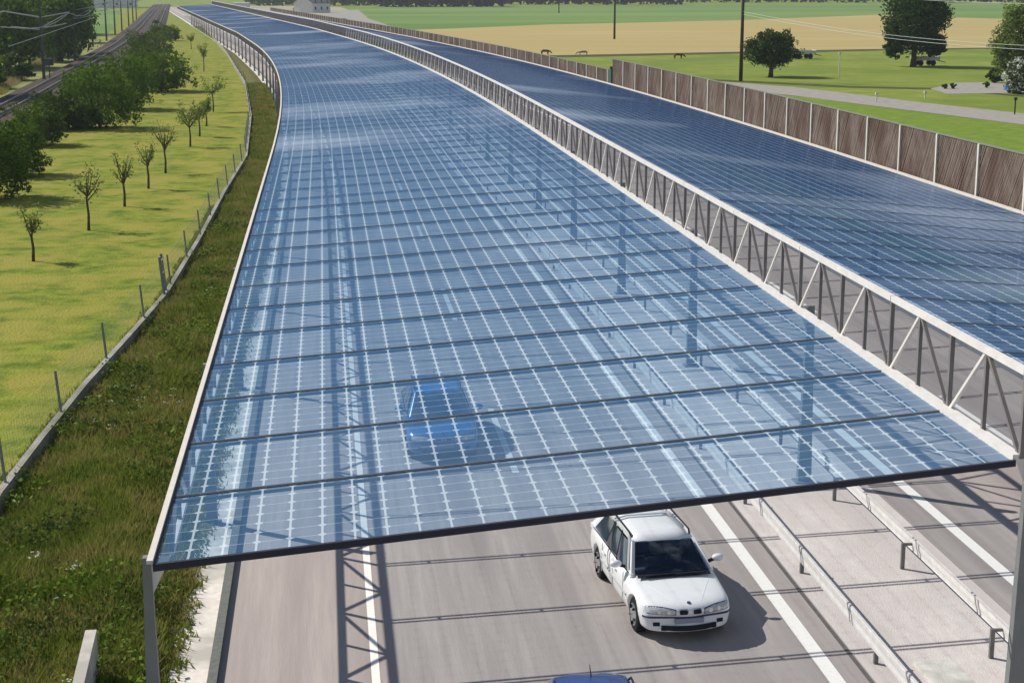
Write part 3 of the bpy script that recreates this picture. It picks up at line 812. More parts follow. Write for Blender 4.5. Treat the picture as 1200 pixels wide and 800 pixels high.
# ================================================================ railway
TR = [(-27,-40),(-27.6,100)] + [tuple(G(x,y)[:2]) for x, y in ((13,130),(97,82),(141,54),(163,33),(180,13),(186,6))]
TR = [TR[0]] + [(TR[2][0]+3.0, 60)] + TR[2:]
def track_pt(i, off, z):
    a = Vector(TR[max(0,i-1)]); b = Vector(TR[min(len(TR)-1,i+1)]); d = (b-a).normalized(); n = Vector((d.y,-d.x))
    return Vector((TR[i][0]+n.x*off, TR[i][1]+n.y*off, z))
mb = MB()
for i in range(len(TR)-1):
    for o0, z0, o1, z1 in ((-3.4,-.01,-2.4,.42),(-2.4,.42,6.0,.42),(6.0,.42,7.0,-.01)):
        mb.face([track_pt(i,o0,z0), track_pt(i,o1,z1), track_pt(i+1,o1,z1), track_pt(i+1,o0,z0)])
ob('track_bed', mb, M['ballast'], kind='structure')
for tk, lab in ((0,'left railway track curving past the hedge'), (4.4,'right railway track next to the hedge')):
    root = thing('railway_track', (TR[1][0], TR[1][1], .4), lab, 'railway track')
    for off in (-.75, .75):
        mb = MB()
        for i in range(len(TR)-1): mb.bar(track_pt(i,tk+off,.60)-root.location, track_pt(i+1,tk+off,.60)-root.location, .09, .16)
        ob('rail', mb, M['rail'], root)
    mb = MB()
    for i in range(len(TR)-2):
        a = track_pt(i,tk,.47); b = track_pt(i+1,tk,.47); n_ = int((b-a).length/.65)
        d = (b-a).normalized(); nx = Vector((d.y,-d.x,0))
        for j in range(n_):
            p = a+(b-a)*(j/n_)-root.location; mb.bar(p-nx*1.25, p+nx*1.25, .24, .10)
    ob('sleepers', mb, M['sleeper'], root, kind='stuff')
MA = [(52,97),(88,73),(109,55),(125,48),(135,41),(143,37),(151,31),(156,27),(160,24)]
order = ['nearest', 'second', 'third', 'fourth', 'fifth', 'sixth', 'seventh', 'eighth', 'farthest']
tops = []
for i, (x, y) in enumerate(MA):
    p = G(x, y); root = thing('railway_mast', p, order[i] + ' railway mast left of the tracks, counted from the camera', 'mast', 'catenary masts of the railway')
    t = MB(); t.bar((0,0,-.2), (0,0,11), .34, .34, w2=.2, h2=.2); ob('mast', t, M['mast'], root)
    a = MB(); a.tube([(0,0,7.6),(3.4,-.2,8.2)], .07, 5); a.tube([(0,0,6.3),(3.0,-.2,6.9)], .06, 5); a.tube([(0,0,6.4),(3.2,-.2,8.1)], .05, 5); ob('cantilever_arm', a, M['insul'], root)
    if i < 2:
        a = MB(); a.tube([(0,0,7.6),(-4.2,.2,8.3),(-6.5,.2,7.6)], .09, 5); a.tube([(0,0,6.2),(-6.5,.2,6.6)], .07, 5); ob('cantilever_arm', a, M['insul'], root)
    tops.append(p)
    if i == 0:
        bx = MB(); bx.bar((1.0,-2,0), (1.0,-2,2.4), .12, .12); bx.box((.5,-2.2,2.1),(1.5,-1.8,2.9)); o = ob('signal_box', bx, M['mast'], loc=p)
        o['label'] = 'small dark signal cabinet on a leg beside the nearest railway mast'; o['category'] = 'signal box'
for dx, dz, lab in ((3.0,6.5,'lower overhead contact wire of the railway'), (3.3,8.1,'upper overhead wire of the railway')):
    mb = MB(); tp = [tops[0]+(tops[0]-tops[1])*1.2] + tops
    P_ = []
    for a, b in zip(tp[:-1], tp[1:]):
        for j in range(4): t = j/4; P_.append(a.lerp(b,t)+Vector((dx,0,dz-(.8 if dz>7 else 0)*math.sin(math.pi*t))))
    mb.tube(P_, .025, 4); o = ob('overhead_wire', mb, M['cable']); o['label'] = lab; o['category'] = 'wire'

# ================================================================ telegraph poles and wires, right
PL = [(868,95,12.5,'nearest dark telegraph pole, left of the round tree'), (720,46,13,'dark telegraph pole standing in the wheat field'), (655,15.5,13,'farthest dark telegraph pole in the green field')]
pp = []
for x, y, hh, lab in PL:
    p = G(x, y); root = thing('telegraph_pole', p, lab, 'pole', 'telegraph poles in the fields')
    t = MB(); t.tube([(0,0,-.2),(0,0,hh)], [.24,.17], 8); ob('pole', t, M['pole'], root, smooth=True)
    t = MB(); t.bar((-.9,0,hh-.5), (.9,0,hh-.5), .12, .12); ob('crossarm', t, M['pole'], root); pp.append(p)
for (a, ha), (b, hb), lab in (((pp[0],8.2),(G(1330,150)+Vector((0,0,0)),6.2),'lower pale wire crossing in front of the tall tree'),
                              ((pp[0],12),(G(1330,150),9.8),'upper pale wire near the top right'),
                              ((pp[0],7.9),(G(1330,152),5.9),'pale wire running just under the lower one')):
    mb = MB(); mb.tube([a.lerp(b,t/12)+Vector((0,0,ha+(hb-ha)*t/12-.9*math.sin(math.pi*t/12))) for t in range(13)], .018, 4)
    o = ob('overhead_wire', mb, M['cable']); o['label'] = lab; o['category'] = 'wire'
for x, y, hh, lab in ((1027,119,.9,'white marker post beside the grey path, between the meadow and bright grass'), (1084,116,.8,'small pale marker post on the meadow below the tall tree'), (1189,134,1.5,'dark short post beside the path near the right edge'), (983,92,3.2,'thin grey post on the meadow right of the round tree')):
    p = G(x, y); t = MB(); t.tube([(0,0,-.1),(0,0,hh)], .07, 6); t.box((-.13,-.1,hh-.25),(.13,.1,hh))
    o = ob('marker_post', t, M['pole'] if 'dark' in lab else M['paleconc'], loc=p); o['label'] = lab; o['category'] = 'post'

# cows grazing along the field margin
def cow(p, rz, m, lab):
    root = thing('cow', p, lab, 'cow', 'cows grazing at the field margin'); root.rotation_euler.z = rz; root.scale = (.72, .72, .62)
    me = bpy.data.meshes.new('body')
    V_ = [(-.95,0,1.12),(-.35,0,1.08),(.35,0,1.10),(.8,0,1.15),(1.2,0,1.0),(1.5,0,.6),(1.75,0,.35),
          (-.85,.2,.7),(-.9,.2,.35),(-.85,.2,0),(-.85,-.2,.7),(-.9,-.2,.35),(-.85,-.2,0),(.65,.2,.7),(.65,.2,.35),(.65,.2,0),(.65,-.2,.7),(.65,-.2,.35),(.65,-.2,0),(-1.1,0,.7)]
    E_ = [(0,1),(1,2),(2,3),(3,4),(4,5),(5,6),(0,7),(7,8),(8,9),(0,10),(10,11),(11,12),(3,13),(13,14),(14,15),(3,16),(16,17),(17,18),(0,19)]
    Rr = [.3,.36,.36,.32,.2,.15,.1,.14,.08,.06,.14,.08,.06,.12,.08,.06,.12,.08,.06,.03]
    me.from_pydata(V_, E_, []); me.materials.append(m)
    o = link('body', me, root); md = o.modifiers.new('skin','SKIN')
    for i, r in enumerate(Rr): me.skin_vertices[0].data[i].radius = (r, r)
    me.skin_vertices[0].data[1].use_root = True
    s2 = o.modifiers.new('sub','SUBSURF'); s2.levels = 1; s2.render_levels = 1
    return root
for x, y, rz, m, lab in ((639,64.5,.3,'cow','dark cow lying leftmost at the field margin'),(683,65.5,3.0,'cowpale','pale brown cow grazing above the lower noise barrier'),
                         (795,69,.2,'cow','dark brown cow grazing alone left of the telegraph pole')):
    cow(G(x, y), rz, M[m], lab)
# farm trailers / troughs
def trailer(p, rz, lab, sc_=1.0, m='paleconc'):
    root = thing('farm_trailer', p, lab, 'trailer'); root.rotation_euler.z = rz
    b = MB(); b.box((-1.9,-.8,.75), (1.9,.8,.85)); b.box((-1.9,-.8,.85),(-1.82,.8,1.35)); b.box((1.82,-.8,.85),(1.9,.8,1.35)); b.box((-1.8,-.8,.85),(1.8,-.74,1.3)); b.box((-1.8,.74,.85),(1.8,.8,1.3)); ob('bed', b, M[m], root)
    for sx in (-1, .9):
        for sy in (-.75,.75):
            wl = MB(); wl.tube([(sx,sy-.1,.4),(sx,sy+.1,.4)], .4, 12); ob('wheel', wl, M['tyre'], root)
    b = MB(); b.bar((1.9,0,.7), (3.1,0,.45), .1); ob('drawbar', b, M['mast'], root)
    return root
trailer(G(941,69), .15, 'pale flat farm trailer on the meadow behind the round tree')
trailer(G(1084,77), .05, 'grey farm trailer parked in the shade under the tall tree', m='galv')

# far buildings
def house(p, lx, ly, hw, hr, rz, wm_, rm_, lab, nwin=3):
    root = thing('house', p, lab, 'house'); root.rotation_euler.z = rz
    b = MB(); b.box((-lx/2,-ly/2,-.2),(lx/2,ly/2,hw)); 
    for s_ in (-1,1): b.face([(s_*lx/2,-ly/2,hw),(s_*lx/2,ly/2,hw),(s_*lx/2,0,hw+hr)])
    ob('wall', b, wm_, root)
    r = MB(); e = .5
    for s_ in (-1,1): r.bar((0,s_*(ly/2+e)/2,hw+hr/2), (0.001,s_*(ly/2+e)/2,hw+hr/2), .01, .01)
    r = MB()
    for s_ in (-1,1):
        a = [(-lx/2-e,s_*(ly/2+e),hw-.3),(lx/2+e,s_*(ly/2+e),hw-.3),(lx/2+e,0,hw+hr+.02),(-lx/2-e,0,hw+hr+.02)]
        n = len(r.v); r.v += a + [(x,y,z+.25) for x,y,z in a]
        for qd in ((0,1,2,3),(7,6,5,4),(0,4,5,1),(1,5,6,2),(2,6,7,3),(3,7,4,0)): r.f.append(tuple(n+i for i in qd)); r.mi.append(0)
    ob('roof', r, rm_, root)
    for i in range(nwin):
        x = -lx/2 + lx*(i+.5)/nwin
        for z in ([1.2] if hw < 4 else [1.2, 3.8]):
            wn = MB(); wn.box((x-.5,-ly/2-.04,z),(x+.5,-ly/2+.02,z+1.3)); o = ob('window', wn, M['window'], root)
    return root
house(G(366,15), 12, 10, 4.2, 3.0, .9, M['wallw'], M['roofgrey'], 'small white house with a grey roof beside the yard at the far bend')
house(G(122,9), 34, 22, 9, 10, .1, M['wallw'], M['roofred'], 'farmhouse with a red tiled roof at the top left beyond the railway', 5)
b = MB(); b.box((-4,-6,0),(4,6,2.6)); b.box((-4.1,-6.1,2.6),(4.1,6.1,2.8)); o = ob('shed', b, M['wallw'], loc=G(283,10)); o['label'] = 'long low white shed above the far end of the canopy'; o['category'] = 'shed'
b = MB(); b.box((-5,-2,0),(5,2,1.5)); b.bar((-5,0,1.5),(5,0,1.5),4,.6,w2=3); o = ob('covered_stack', b, M['orange'], loc=G(357,14.5)); o['label'] = 'orange covered stack left of the small white house'; o['category'] = 'stack'

# ================================================================ cars
def patch(mb, p00, p10, p11, p01, nu, nv, bulge, mi=0, bu=(0,0,0)):
    p00, p10, p11, p01 = map(Vector, (p00,p10,p11,p01)); n0 = len(mb.v); bu = Vector(bulge)
    for j in range(nv+1):
        v = j/nv
        for i in range(nu+1):
            u = i/nu; p = (p00*(1-u)+p10*u)*(1-v) + (p01*(1-u)+p11*u)*v
            mb.v.append(tuple(p + bu*(4*u*(1-u))*(.4+.6*4*v*(1-v) if True else 1)))
    for j in range(nv):
        for i in range(nu):
            a = n0+j*(nu+1)+i; mb.f.append((a,a+1,a+nu+2,a+nu+1)); mb.mi.append(mi)
def car(loc, rz, paint, label, group=None, estate=True, L_=4.48, detail=False, Wd=1.74, Hh=1.37):
    root = thing('car', loc, label, 'car', group); root.rotation_euler.z = rz
    hw = Wd/2; y0 = -L_/2
    # (distance from nose, half width, top, bottom, plan bow)
    ST = [(0.0,.80,.53,.26,.25),(.02,.88,.60,.22,.25),(.10,.94,.675,.20,.23),(.32,.98,.735,.20,.16),(.75,.99,.79,.20,.06),(1.02,.995,.825,.20,.03),(1.25,1,.86,.20,0),
          (2.2,1,.885,.20,0),(3.1,1,.905,.20,0),(L_-.55,.985,.915,.22,0),(L_-.2,.95,.90,.25,-.06),(L_-.06,.90,.82,.28,-.10),(L_,.80,.56,.34,-.12)]
    prof = lambda w_, zt, zb: [(0,zb),(.45*w_,zb),(.86*w_,zb),(.955*w_,zb+.05),(.985*w_,zb+.2),(1.0*w_,zb+(zt-zb)*.52),(.985*w_,zt-(zt-zb)*.24),(.945*w_,zt-.055),(.86*w_,zt-.008),(.62*w_,zt+.018),(.3*w_,zt+.026),(0,zt+.028)]
    mb = MB(); rows = []
    for d, wf, zt, zb, bow in ST:
        pr = prof(hw*wf, zt, zb); full = pr + [(-x,z) for x,z in pr[-2:0:-1]]
        rows.append(len(mb.v))
        for x, z in full: mb.v.append((x, y0+d+bow*(x/hw)**2*1.1, z))
    n = len(full)
    for a, b in zip(rows[:-1], rows[1:]):
        for i in range(n): mb.f.append((a+i, a+(i+1)%n, b+(i+1)%n, b+i)); mb.mi.append(0)
    mb.f.append(tuple(rows[0]+i for i in range(n))[::-1]); mb.f.append(tuple(rows[-1]+i for i in range(n))); mb.mi += [0,0]
    me = mb.mesh('body', M[paint]); tmp = bpy.data.objects.new('tmp', me); C.objects.link(tmp)
    sb = tmp.modifiers.new('s','SUBSURF'); sb.levels = sb.render_levels = 2
    WY = [y0+.78, y0+3.50]; cut = []
    for wy in WY:
        cm = MB(); cm.tube([(-1.2,wy,.315),(-hw+.24,wy,.315)], .355, 28); cm.tube([(hw-.24,wy,.315),(1.2,wy,.315)], .355, 28)
        bmx = bmesh.new(); mm = cm.mesh('c', M['trim']); bmx.from_mesh(mm); bmesh.ops.recalc_face_normals(bmx, faces=bmx.faces); bmx.to_mesh(mm); bmx.free()
        co = bpy.data.objects.new('c', mm); C.objects.link(co); cut.append(co)
        bo = tmp.modifiers.new('b','BOOLEAN'); bo.object = co; bo.operation = 'DIFFERENCE'; bo.solver = 'EXACT'
    bmx = bmesh.new(); bmx.from_mesh(me); bmesh.ops.recalc_face_normals(bmx, faces=bmx.faces); bmx.to_mesh(me); bmx.free()
    dg = bpy.context.evaluated_depsgraph_get(); dg.update()
    nm = bpy.data.meshes.new_from_object(tmp.evaluated_get(dg)); nm.name = 'body'
    for co in cut: bpy.data.objects.remove(co)
    bpy.data.objects.remove(tmp)
    nm.materials.clear(); nm.materials.append(M[paint])
    nm.polygons.foreach_set('use_smooth', [True]*len(nm.polygons)); nm.polygons.foreach_set('material_index', [0]*len(nm.polygons))
    body = link('body', nm, root)
    glassm = M['seeglass'] if detail else M['glass']
    # greenhouse
    zb_ = .865; zr = Hh; bw = hw*.92; tw = hw*.655
    yb0 = y0+1.06; yt0 = y0+1.78; yt1 = y0+(L_-.62 if estate else L_-1.25); yb1 = y0+(L_-.16 if estate else L_-.55)
    gb = MB()
    ring = [(-bw*.93,yb0+.18,zb_),(-bw*.5,yb0+.04,zb_),(bw*.5,yb0+.04,zb_),(bw*.93,yb0+.18,zb_),(bw,yb0+1.0,zb_),(bw,yb1-1.0,zb_),(bw*.93,yb1-.1,zb_),(bw*.4,yb1,zb_),(-bw*.4,yb1,zb_),(-bw*.93,yb1-.1,zb_),(-bw,yb1-1.0,zb_),(-bw,yb0+1.0,zb_)]
    top = [(-tw,yt0+.10,zr-.085),(-tw*.5,yt0,zr-.055),(tw*.5,yt0,zr-.055),(tw,yt0+.10,zr-.085),(tw*1.04,yt0+.7,zr-.045),(tw*1.02,yt1-.6,zr-.05),(tw*.95,yt1-.04,zr-.10),(tw*.4,yt1,zr-.07),(-tw*.4,yt1,zr-.07),(-tw*.95,yt1-.04,zr-.10),(-tw*1.02,yt1-.6,zr-.05),(-tw*1.04,yt0+.7,zr-.045)]
    gb.v = ring + top; nn = 12
    if not detail:
        for i in range(nn): gb.f.append((i,(i+1)%nn,nn+(i+1)%nn,nn+i)); gb.mi.append(0)
    c0 = len(gb.v); gb.v += [(-tw*.62,yt0+.5,zr-.004),(tw*.62,yt0+.5,zr-.004),(tw*.62,yt1-.35,zr-.012),(-tw*.62,yt1-.35,zr-.012)]
    T = lambda i: nn+i
    gb.f += [(T(0),T(1),c0),(T(1),T(2),c0+1,c0),(T(2),T(3),c0+1),(T(3),T(4),c0+1),(T(4),T(5),c0+2,c0+1),(T(5),T(6),c0+2),(T(6),T(7),c0+2),(T(7),T(8),c0+3,c0+2),(T(8),T(9),c0+3),(T(9),T(10),c0+3),(T(10),T(11),c0,c0+3),(T(11),T(0),c0),(c0,c0+1,c0+2,c0+3)]
    gb.mi += [0]*13
    cab = ob('roof', gb, M[paint], root, smooth=False)
    bv = cab.modifiers.new('bevel','BEVEL'); bv.width = .035; bv.segments = 3; bv.limit_method = 'ANGLE'; bv.angle_limit = R(22)
    cab.data.polygons.foreach_set('use_smooth', [True]*len(cab.data.polygons))
    if detail:
        sd_ = cab.modifiers.new('thick','SOLIDIFY'); sd_.thickness = .035; sd_.offset = -1
        for i in (0, 3):
            pa = MB(); pa.bar(Vector(ring[i])+Vector((0,0,-.03)), Vector(top[i])+Vector((0,0,.0)), .075, .07, up=(0,1,0), w2=.06, h2=.06); ob('pillar', pa, M[paint], root)
        for i in (6, 9):
            pa = MB(); pa.bar(Vector(ring[i])+Vector((0,-.05,-.03)), Vector(top[i])+Vector((0,-.05,0)), .10, .16, up=(0,1,0), w2=.08, h2=.12); ob('pillar', pa, M[paint], root)
    def lerp(a, b, t): return Vector(a)*(1-t)+Vector(b)*t
    def onside(s_, y, v): # point on a side pane, y at belt, v up
        f = (y-yb0)/(yb1-yb0); yt = yt0+.1+(yt1-yt0-.15)*f
        w0 = bw*(1-.07*max(0,1-(y-yb0)/.9)**1.5)
        return Vector((s_*(w0+.012+(tw*1.03-w0)*v), y+(yt-y)*v, zb_+(zr-.05-zb_)*v))
    # windscreen
    g_ = MB(); a0 = Vector((-bw*.86,yb0+.13,zb_+.025)); a1 = Vector((bw*.86,yb0+.13,zb_+.025)); b0 = Vector((-tw*.93,yt0+.06,zr-.095)); b1 = Vector((tw*.93,yt0+.06,zr-.095))
    off = Vector((0,-.020,.030))
    patch(g_, a0+off, a1+off, b1+off, b0+off, 12, 6, (0,-.085,.02)); ob('windscreen', g_, glassm, root, smooth=True)
    wp = MB()
    for (xa, xb) in ((-.55,.02),(.05,.60)): wp.bar((xa,yb0+.0,zb_+.045), (xb,yb0+.02,zb_+.06), .025, .02)
    cw_ = MB(); patch(cw_, (-bw*.86,yb0+.0,zb_+.008), (bw*.86,yb0+.0,zb_+.008), (bw*.84,yb0+.13,zb_+.055), (-bw*.84,yb0+.13,zb_+.055), 12, 2, (0,-.085,0)); ob('scuttle', cw_, M['trim'], root)
    ob('wiper', wp, M['trim'], root)
    # rear window
    g_ = MB(); patch(g_, (bw*.8,yb1-.02,zb_+.12), (-bw*.8,yb1-.02,zb_+.12), (-tw*.85,yt1+.01,zr-.13), (tw*.85,yt1+.01,zr-.13), 8, 4, (0,.03,.01)); ob('rear_window', g_, glassm, root, smooth=True)
    ys_ = [yb0+.42, yb0+1.12, yb0+1.95, yb1-.35] if estate else [yb0+.42, yb0+1.12, yb1-.4]
    for s_ in (-1,1):
        for ya, yb in zip(ys_[:-1], ys_[1:]):
            g_ = MB(); a = onside(s_,ya+.03,.07); b = onside(s_,yb-.04,.07); c = onside(s_,yb-.04,.86); d = onside(s_,ya+.03,.86)
            patch(g_, a, b, c, d, 4, 3, (s_*.012,0,0)); ob('side_window', g_, M['glass'], root, smooth=True)
        if detail:
            for q_, yy in enumerate(ys_):
                pa = MB(); a = onside(s_, yy, -.02); b = onside(s_, yy, .93); a.x -= s_*.022; b.x -= s_*.022
                pa.bar(a, b, .05 if q_ in (1,2) else .09, .035, up=(s_,0,0)); ob('pillar', pa, M['trim'] if q_ in (1,2) else M[paint], root)
            pa = MB(); a = onside(s_, ys_[0]-.22, -.03); b = onside(s_, ys_[-1]+.25, -.03); a.x -= s_*.03; b.x -= s_*.03
            pa.bar(a, b, .05, .09, up=(0,0,1)); ob('window_sill', pa, M[paint], root)
            pa = MB(); a = onside(s_, ys_[0]-.05, .95); b = onside(s_, ys_[-1]+.1, .95); a.x -= s_*.03; b.x -= s_*.03
            pa.bar(a, b, .05, .06, up=(0,0,1)); ob('window_frame', pa, M[paint], root)
        tr_ = MB(); tr_.tube([onside(s_,ys_[0]-.15,.035), onside(s_,ys_[1],.03), onside(s_,ys_[-1],.03)], .013, 5); ob('window_trim', tr_, M['trim'], root)
        if estate:
            rr = MB(); rr.tube([(s_*tw*.98,yt0+.28,zr-.06),(s_*tw*1.0,yt0+.36,zr+.005),(s_*tw*1.0,yt1-.4,zr+.0),(s_*tw*.98,yt1-.3,zr-.07)], .018, 6); ob('roof_rail', rr, M['trim'], root)
        # door seams and strip
        dm = MB()
        for yy in (yb0+.40, yb0+1.16, yb0+2.0):
            dm.bar((s_*(hw+.001),yy,.30), (s_*(hw*.985),yy,.86), .012, .012)
        dm.tube([(s_*(hw+.004),y0+1.2,.53),(s_*(hw+.006),y0+3.1,.54)], .018, 5); ob('door_seam', dm, M['trim'] if paint != 'white' else M['seamgrey'], root)
        for yy in (yb0+1.0, yb0+1.84):
            h_ = MB(); h_.tube([(s_*(hw+.012),yy-.1,.73),(s_*(hw+.02),yy,.735),(s_*(hw+.012),yy+.1,.73)], .016, 6); ob('door_handle', h_, M[paint], root)
        # mirror
        m_ = MB(); cx_ = s_*(hw+.10); k0_ = len(m_.v)
        bmx = bmesh.new(); bmesh.ops.create_uvsphere(bmx, u_segments=14, v_segments=9, radius=1)
        mm = bpy.data.meshes.new('mirror'); bmx.to_mesh(mm); bmx.free()
        for v in mm.vertices: v.co = Vector((v.co.x*.115+cx_, v.co.y*.085*(1.0 if v.co.y < 0 else .35)+yb0+.52, v.co.z*.07+.99))
        mm.materials.append(M[paint]); mm.polygons.foreach_set('use_smooth', [True]*len(mm.polygons)); mo = link('mirror', mm, root)
        ar = MB(); ar.bar((s_*(hw-.08),yb0+.50,.93), (s_*(hw+.04),yb0+.53,.96), .05, .05); ob('mirror_arm', ar, M['trim'], mo)
    if detail:
        fl_ = MB(); fl_.face([(-bw*.90,yb0+.30,zb_+.035),(bw*.90,yb0+.30,zb_+.035),(bw*.93,yb1-.25,zb_+.07),(-bw*.93,yb1-.25,zb_+.07)]); ob('cabin_floor', fl_, M['trim'], root)
        dash = MB(); dash.tube([(-bw*.82,yb0+.34,zb_+.0),(bw*.82,yb0+.34,zb_+.0)], .09, 10); ob('dashboard', dash, M['trim'], root, smooth=True)
        for k_, (sx, sy) in enumerate(((-.36,yb0+1.12),(.36,yb0+1.12),(-.36,yb0+1.98),(.36,yb0+1.98))):
            st_ = MB(); st_.bar((sx,sy,zb_-.05),(sx,sy+.14,zb_+.26),.46,.10,up=(0,1,0),w2=.40); st_.bar((sx,sy+.14,zb_+.24),(sx,sy+.16,zb_+.40),.24,.09,up=(0,1,0))
            so_ = ob('seat', st_, M['seat'], root); bvv = so_.modifiers.new('b','BEVEL'); bvv.width = .03; bvv.segments = 2
        sw = MB(); sw.tube([(.36+.17*math.cos(a_),yb0+.62+.05*math.sin(a_),zb_+.10+.15*math.sin(a_)) for a_ in [q_*math.pi/8 for q_ in range(17)]], .013, 6); ob('steering_wheel', sw, M['trim'], root)
        mi_ = MB(); mi_.box((-.11,yt0+.16,zr-.17),(.11,yt0+.18,zr-.11)); ob('inside_mirror', mi_, M['trim'], root)
    # wheels
    for wy in WY:
        for s_ in (-1,1):
            t = MB(); x1 = s_*(hw-.035); x0_ = s_*(hw-.23)
            t.tube([(x0_,wy,.315),(x0_+s_*.02,wy,.315),(x1-s_*.02,wy,.315),(x1,wy,.315)], [.28,.315,.315,.285], 28)
            wo = ob('wheel', t, M['tyre'], root, smooth=False)
            r_ = MB(); r_.tube([(x1-s_*.01,wy,.315),(x1+s_*.006,wy,.315)], .205, 24)
            ro = ob('rim', r_, M['rim'], wo)
            for q_ in range(5):
                a = q_*1.2566+.3; r_ = MB(); 
                r_.bar((x1+s_*.008,wy+math.cos(a+.63)*.12,.315+math.sin(a+.63)*.12), (x1+s_*.009,wy+math.cos(a+.63)*.19,.315+math.sin(a+.63)*.19), .075, .01); ob('rim_gap', r_, M['trim'], wo)
    # nose: everything on it is laid on the real skin of the body
    from mathutils.bvhtree import BVHTree
    bvh = BVHTree.FromPolygons([v.co.copy() for v in nm.vertices], [tuple(p.vertices) for p in nm.polygons])
    def nose(x, z, push=.0):
        hit = bvh.ray_cast(Vector((x, y0-2, z)), Vector((0,1,0)))[0]
        return (hit.y if hit and hit.y < y0+.9 else y0+.3) - push
    def top(x, y, push=.006):
        hit = bvh.ray_cast(Vector((x, y, 3)), Vector((0,0,-1)))[0]
        return hit.z + push if hit else .8
    def skin(mb_, fx_, n_u, n_v, push):
        n0 = len(mb_.v)
        for j in range(n_v+1):
            for i in range(n_u+1):
                x, z = fx_(i/n_u, j/n_v); mb_.v.append((x, nose(x,z,push), z))
        for j in range(n_v):
            for i in range(n_u):
                a = n0+j*(n_u+1)+i; mb_.f.append((a,a+1,a+n_u+2,a+n_u+1)); mb_.mi.append(0)
    for s_ in (-1,1):
        ln = MB(); skin(ln, lambda u, v: (s_*(.27+.50*u), .535+.02*u + v*(.085+.025*math.sin(math.pi*min(1,u*1.1)))), 12, 4, .006)
        bz = MB(); skin(bz, lambda u, v: (s_*(.255+.53*u), .522+.02*u + v*(.112+.025*math.sin(math.pi*min(1,u*1.1)))), 12, 4, .003)
        lo = ob('headlight', ln, M['lamp'], root, smooth=True); ob('lamp_surround', bz, M['bstrip'], lo)
        for xx in (.38,.54):
            rf = MB(); yy = nose(s_*xx,.59,.012); rf.tube([(s_*xx,yy+.03,.585),(s_*xx,yy,.587)], [.046,.040], 14); ob('reflector', rf, M['chrome'], lo)
        def kid(u, v, g_=0):
            t = (v*2-1); half = (.090-g_)*(1-.35*abs(t)**3); return (s_*.125 + (u*2-1)*half, .592 + t*(.052-g_))
        kf = MB(); skin(kf, lambda u, v: kid(u, v), 6, 5, .010); go = ob('grille', kf, M['chrome'], root)
        kb = MB(); skin(kb, lambda u, v: kid(u, v, .013), 6, 5, .015); ob('grille_mesh', kb, M['trim'], go)
        fg = MB(); skin(fg, lambda u, v: (s_*(.52+.12*u), .315+.07*v), 3, 3, .006); ob('fog_lamp', fg, M['trim'], root)
        tl = MB(); yl = y0+L_-.02; tl.box((s_*.62-.1,yl-.16,.62),(s_*.62+.1,yl-.045,.82)); ob('tail_light', tl, M['red'], root)
    bs = MB(); P_ = [(x, nose(x,.475,.006), .475) for x in [i/10*.80 for i in range(-10,11)]]
    bs.tube(P_, .018, 6); ob('bumper_strip', bs, M['bstrip'], root)
    lw_ = MB(); P_ = [(x, nose(x,.285,.004), .285) for x in [i/8*.5 for i in range(-8,9)]]
    for a, b in zip(P_[:-1], P_[1:]): lw_.bar(a, b, .03, .09)
    ob('lower_intake', lw_, M['trim'], root)
    pl_ = MB(); yp = nose(0,.42,.028); pl_.box((-.26,yp-.012,.365),(.26,yp+.04,.455)); ob('number_plate', pl_, M['plate'], root)
    em = MB(); ez = top(0,y0+.16); em.tube([(0,y0+.16,ez-.01),(0,y0+.155,ez+.004)], .034, 16); eo = ob('badge', em, M['bstrip'], root)
    em = MB(); em.tube([(0,y0+.16,ez),(0,y0+.155,ez+.007)], .020, 16); ob('badge_disc', em, M['chrome'], eo)
    hs = MB()
    for s_ in (-1,1): hs.tube([(s_*(.24+.36*t_), y0+.2+.75*t_, top(s_*(.24+.36*t_), y0+.2+.75*t_, -.004)) for t_ in [q_/8 for q_ in range(9)]], .009, 6); 0 and hs.tube([(s_*.80, y0+.45+.6*t_, top(s_*.80,y0+.45+.6*t_,-.003)) for t_ in [q_/6 for q_ in range(7)]], .005, 4)
    ob('bonnet_crease', hs, M[paint], root)
    an = MB(); an.tube([(0,yt1-.25,zr-.02),(0,yt1-.1,zr+.10)], [.012,.006], 5); ob('antenna', an, M['trim'], root)
    return root
wcar = car((6.00, 28.40, 0), R(4.0), 'white', 'white estate car driving out from under the canopy front edge', detail=True)
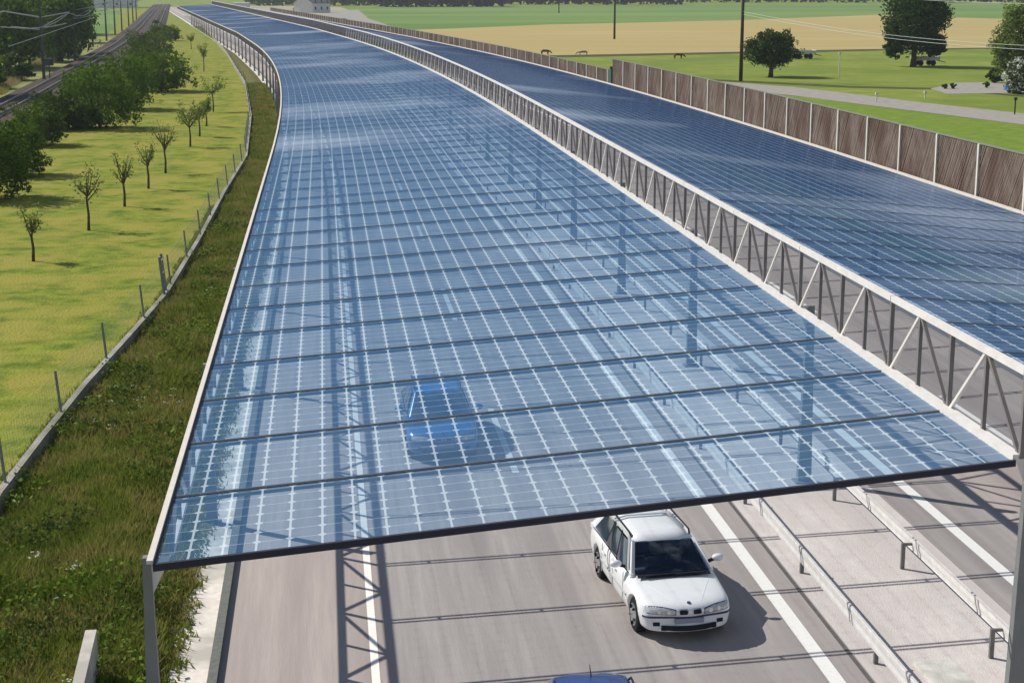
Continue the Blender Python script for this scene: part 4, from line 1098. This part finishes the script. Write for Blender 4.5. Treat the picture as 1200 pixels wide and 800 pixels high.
def sitter(x, y, z, rz, shirt, lab, driving):
    root = thing('person', (x, y, z), lab, 'person'); root.rotation_euler.z = rz
    me = bpy.data.meshes.new('body')       # seated, facing -y; only chest, arms and head clear the sill
    V_ = [(0,.0,-.30),(0,.03,-.08),(0,.04,.08),(0,.03,.20),(0,.01,.27),(0,-.005,.36),(0,-.02,.44),
          (.17,.03,.13),(.24,-.12,-.05),(.15,-.36,.0),(-.17,.03,.13),(-.24,-.12,-.05),(-.15,-.36,.0)]
    if not driving: V_[9] = (.12,-.28,-.2); V_[12] = (-.12,-.28,-.2)
    E_ = [(0,1),(1,2),(2,3),(3,4),(4,5),(5,6),(2,7),(7,8),(8,9),(2,10),(10,11),(11,12)]
    Rr = [.15,.15,.15,.10,.055,.085,.075,.07,.05,.035,.07,.05,.035]
    me.from_pydata(V_, E_, []); me.materials.append(M['skin']); o = link('body', me, root)
    md = o.modifiers.new('skin','SKIN')
    for i, r_ in enumerate(Rr): me.skin_vertices[0].data[i].radius = (r_*(1.1 if i < 3 else 1), r_*.85)
    me.skin_vertices[0].data[0].use_root = True
    s2 = o.modifiers.new('sub','SUBSURF'); s2.levels = s2.render_levels = 2
    c_ = me.copy(); c_.materials.clear(); c_.materials.append(shirt); 
    sh = link('shirt', c_, root); k_ = sh.modifiers.new('skin','SKIN')
    for i, r_ in enumerate(Rr): c_.skin_vertices[0].data[i].radius = ((r_*(1.1 if i < 3 else 1)+.012, r_*.85+.012) if i not in (4,5,6) else (.004,.004))
    c_.skin_vertices[0].data[0].use_root = True
    s2 = sh.modifiers.new('sub','SUBSURF'); s2.levels = s2.render_levels = 2
    bmx = bmesh.new(); bmesh.ops.create_uvsphere(bmx, u_segments=14, v_segments=10, radius=1); hm = bpy.data.meshes.new('hair'); bmx.to_mesh(hm); bmx.free()
    for v in hm.vertices: v.co = Vector((v.co.x*.094, v.co.y*.10+.018, max(v.co.z,-.35)*.085+.44))
    hm.materials.append(M['hair']); link('hair', hm, root)
    return root
sitter(6.27, 28.02, .73, R(4), M['shirt'], 'person in a pale blue shirt driving the white estate car', True)
car((2.66, 39.8, 0), R(0), 'navy', 'dark blue car seen through the glass panels of the canopy', L_=4.3, estate=True, Wd=1.80, Hh=1.42)
car((3.70, 20.75, 0), R(0), 'blue', 'blue car at the bottom edge with only its roof in view', estate=True, L_=4.3)
car(G(1200,109), R(88), 'navy', 'dark car parked under the white flowering shrub', estate=True, L_=4.3)
car(G(403,27), R(40), 'navy', 'dark car parked on the grey yard at the far bend', estate=True, L_=4.3)

# wide distant canopy reads best with a faint haze
if True:
    hz = MB(); hz.box((-1500,-25,-1.5),(1600,2600,70))
    m, t, o = nmat('air'); pv = t.nodes.new('ShaderNodeVolumePrincipled'); pv.inputs['Color'].default_value = (.80,.88,1,1)
    pv.inputs['Density'].default_value = .00013; pv.inputs['Anisotropy'].default_value = .2; t.links.new(pv.outputs[0], o.inputs['Volume'])
    ob('haze', hz, m, kind='stuff')
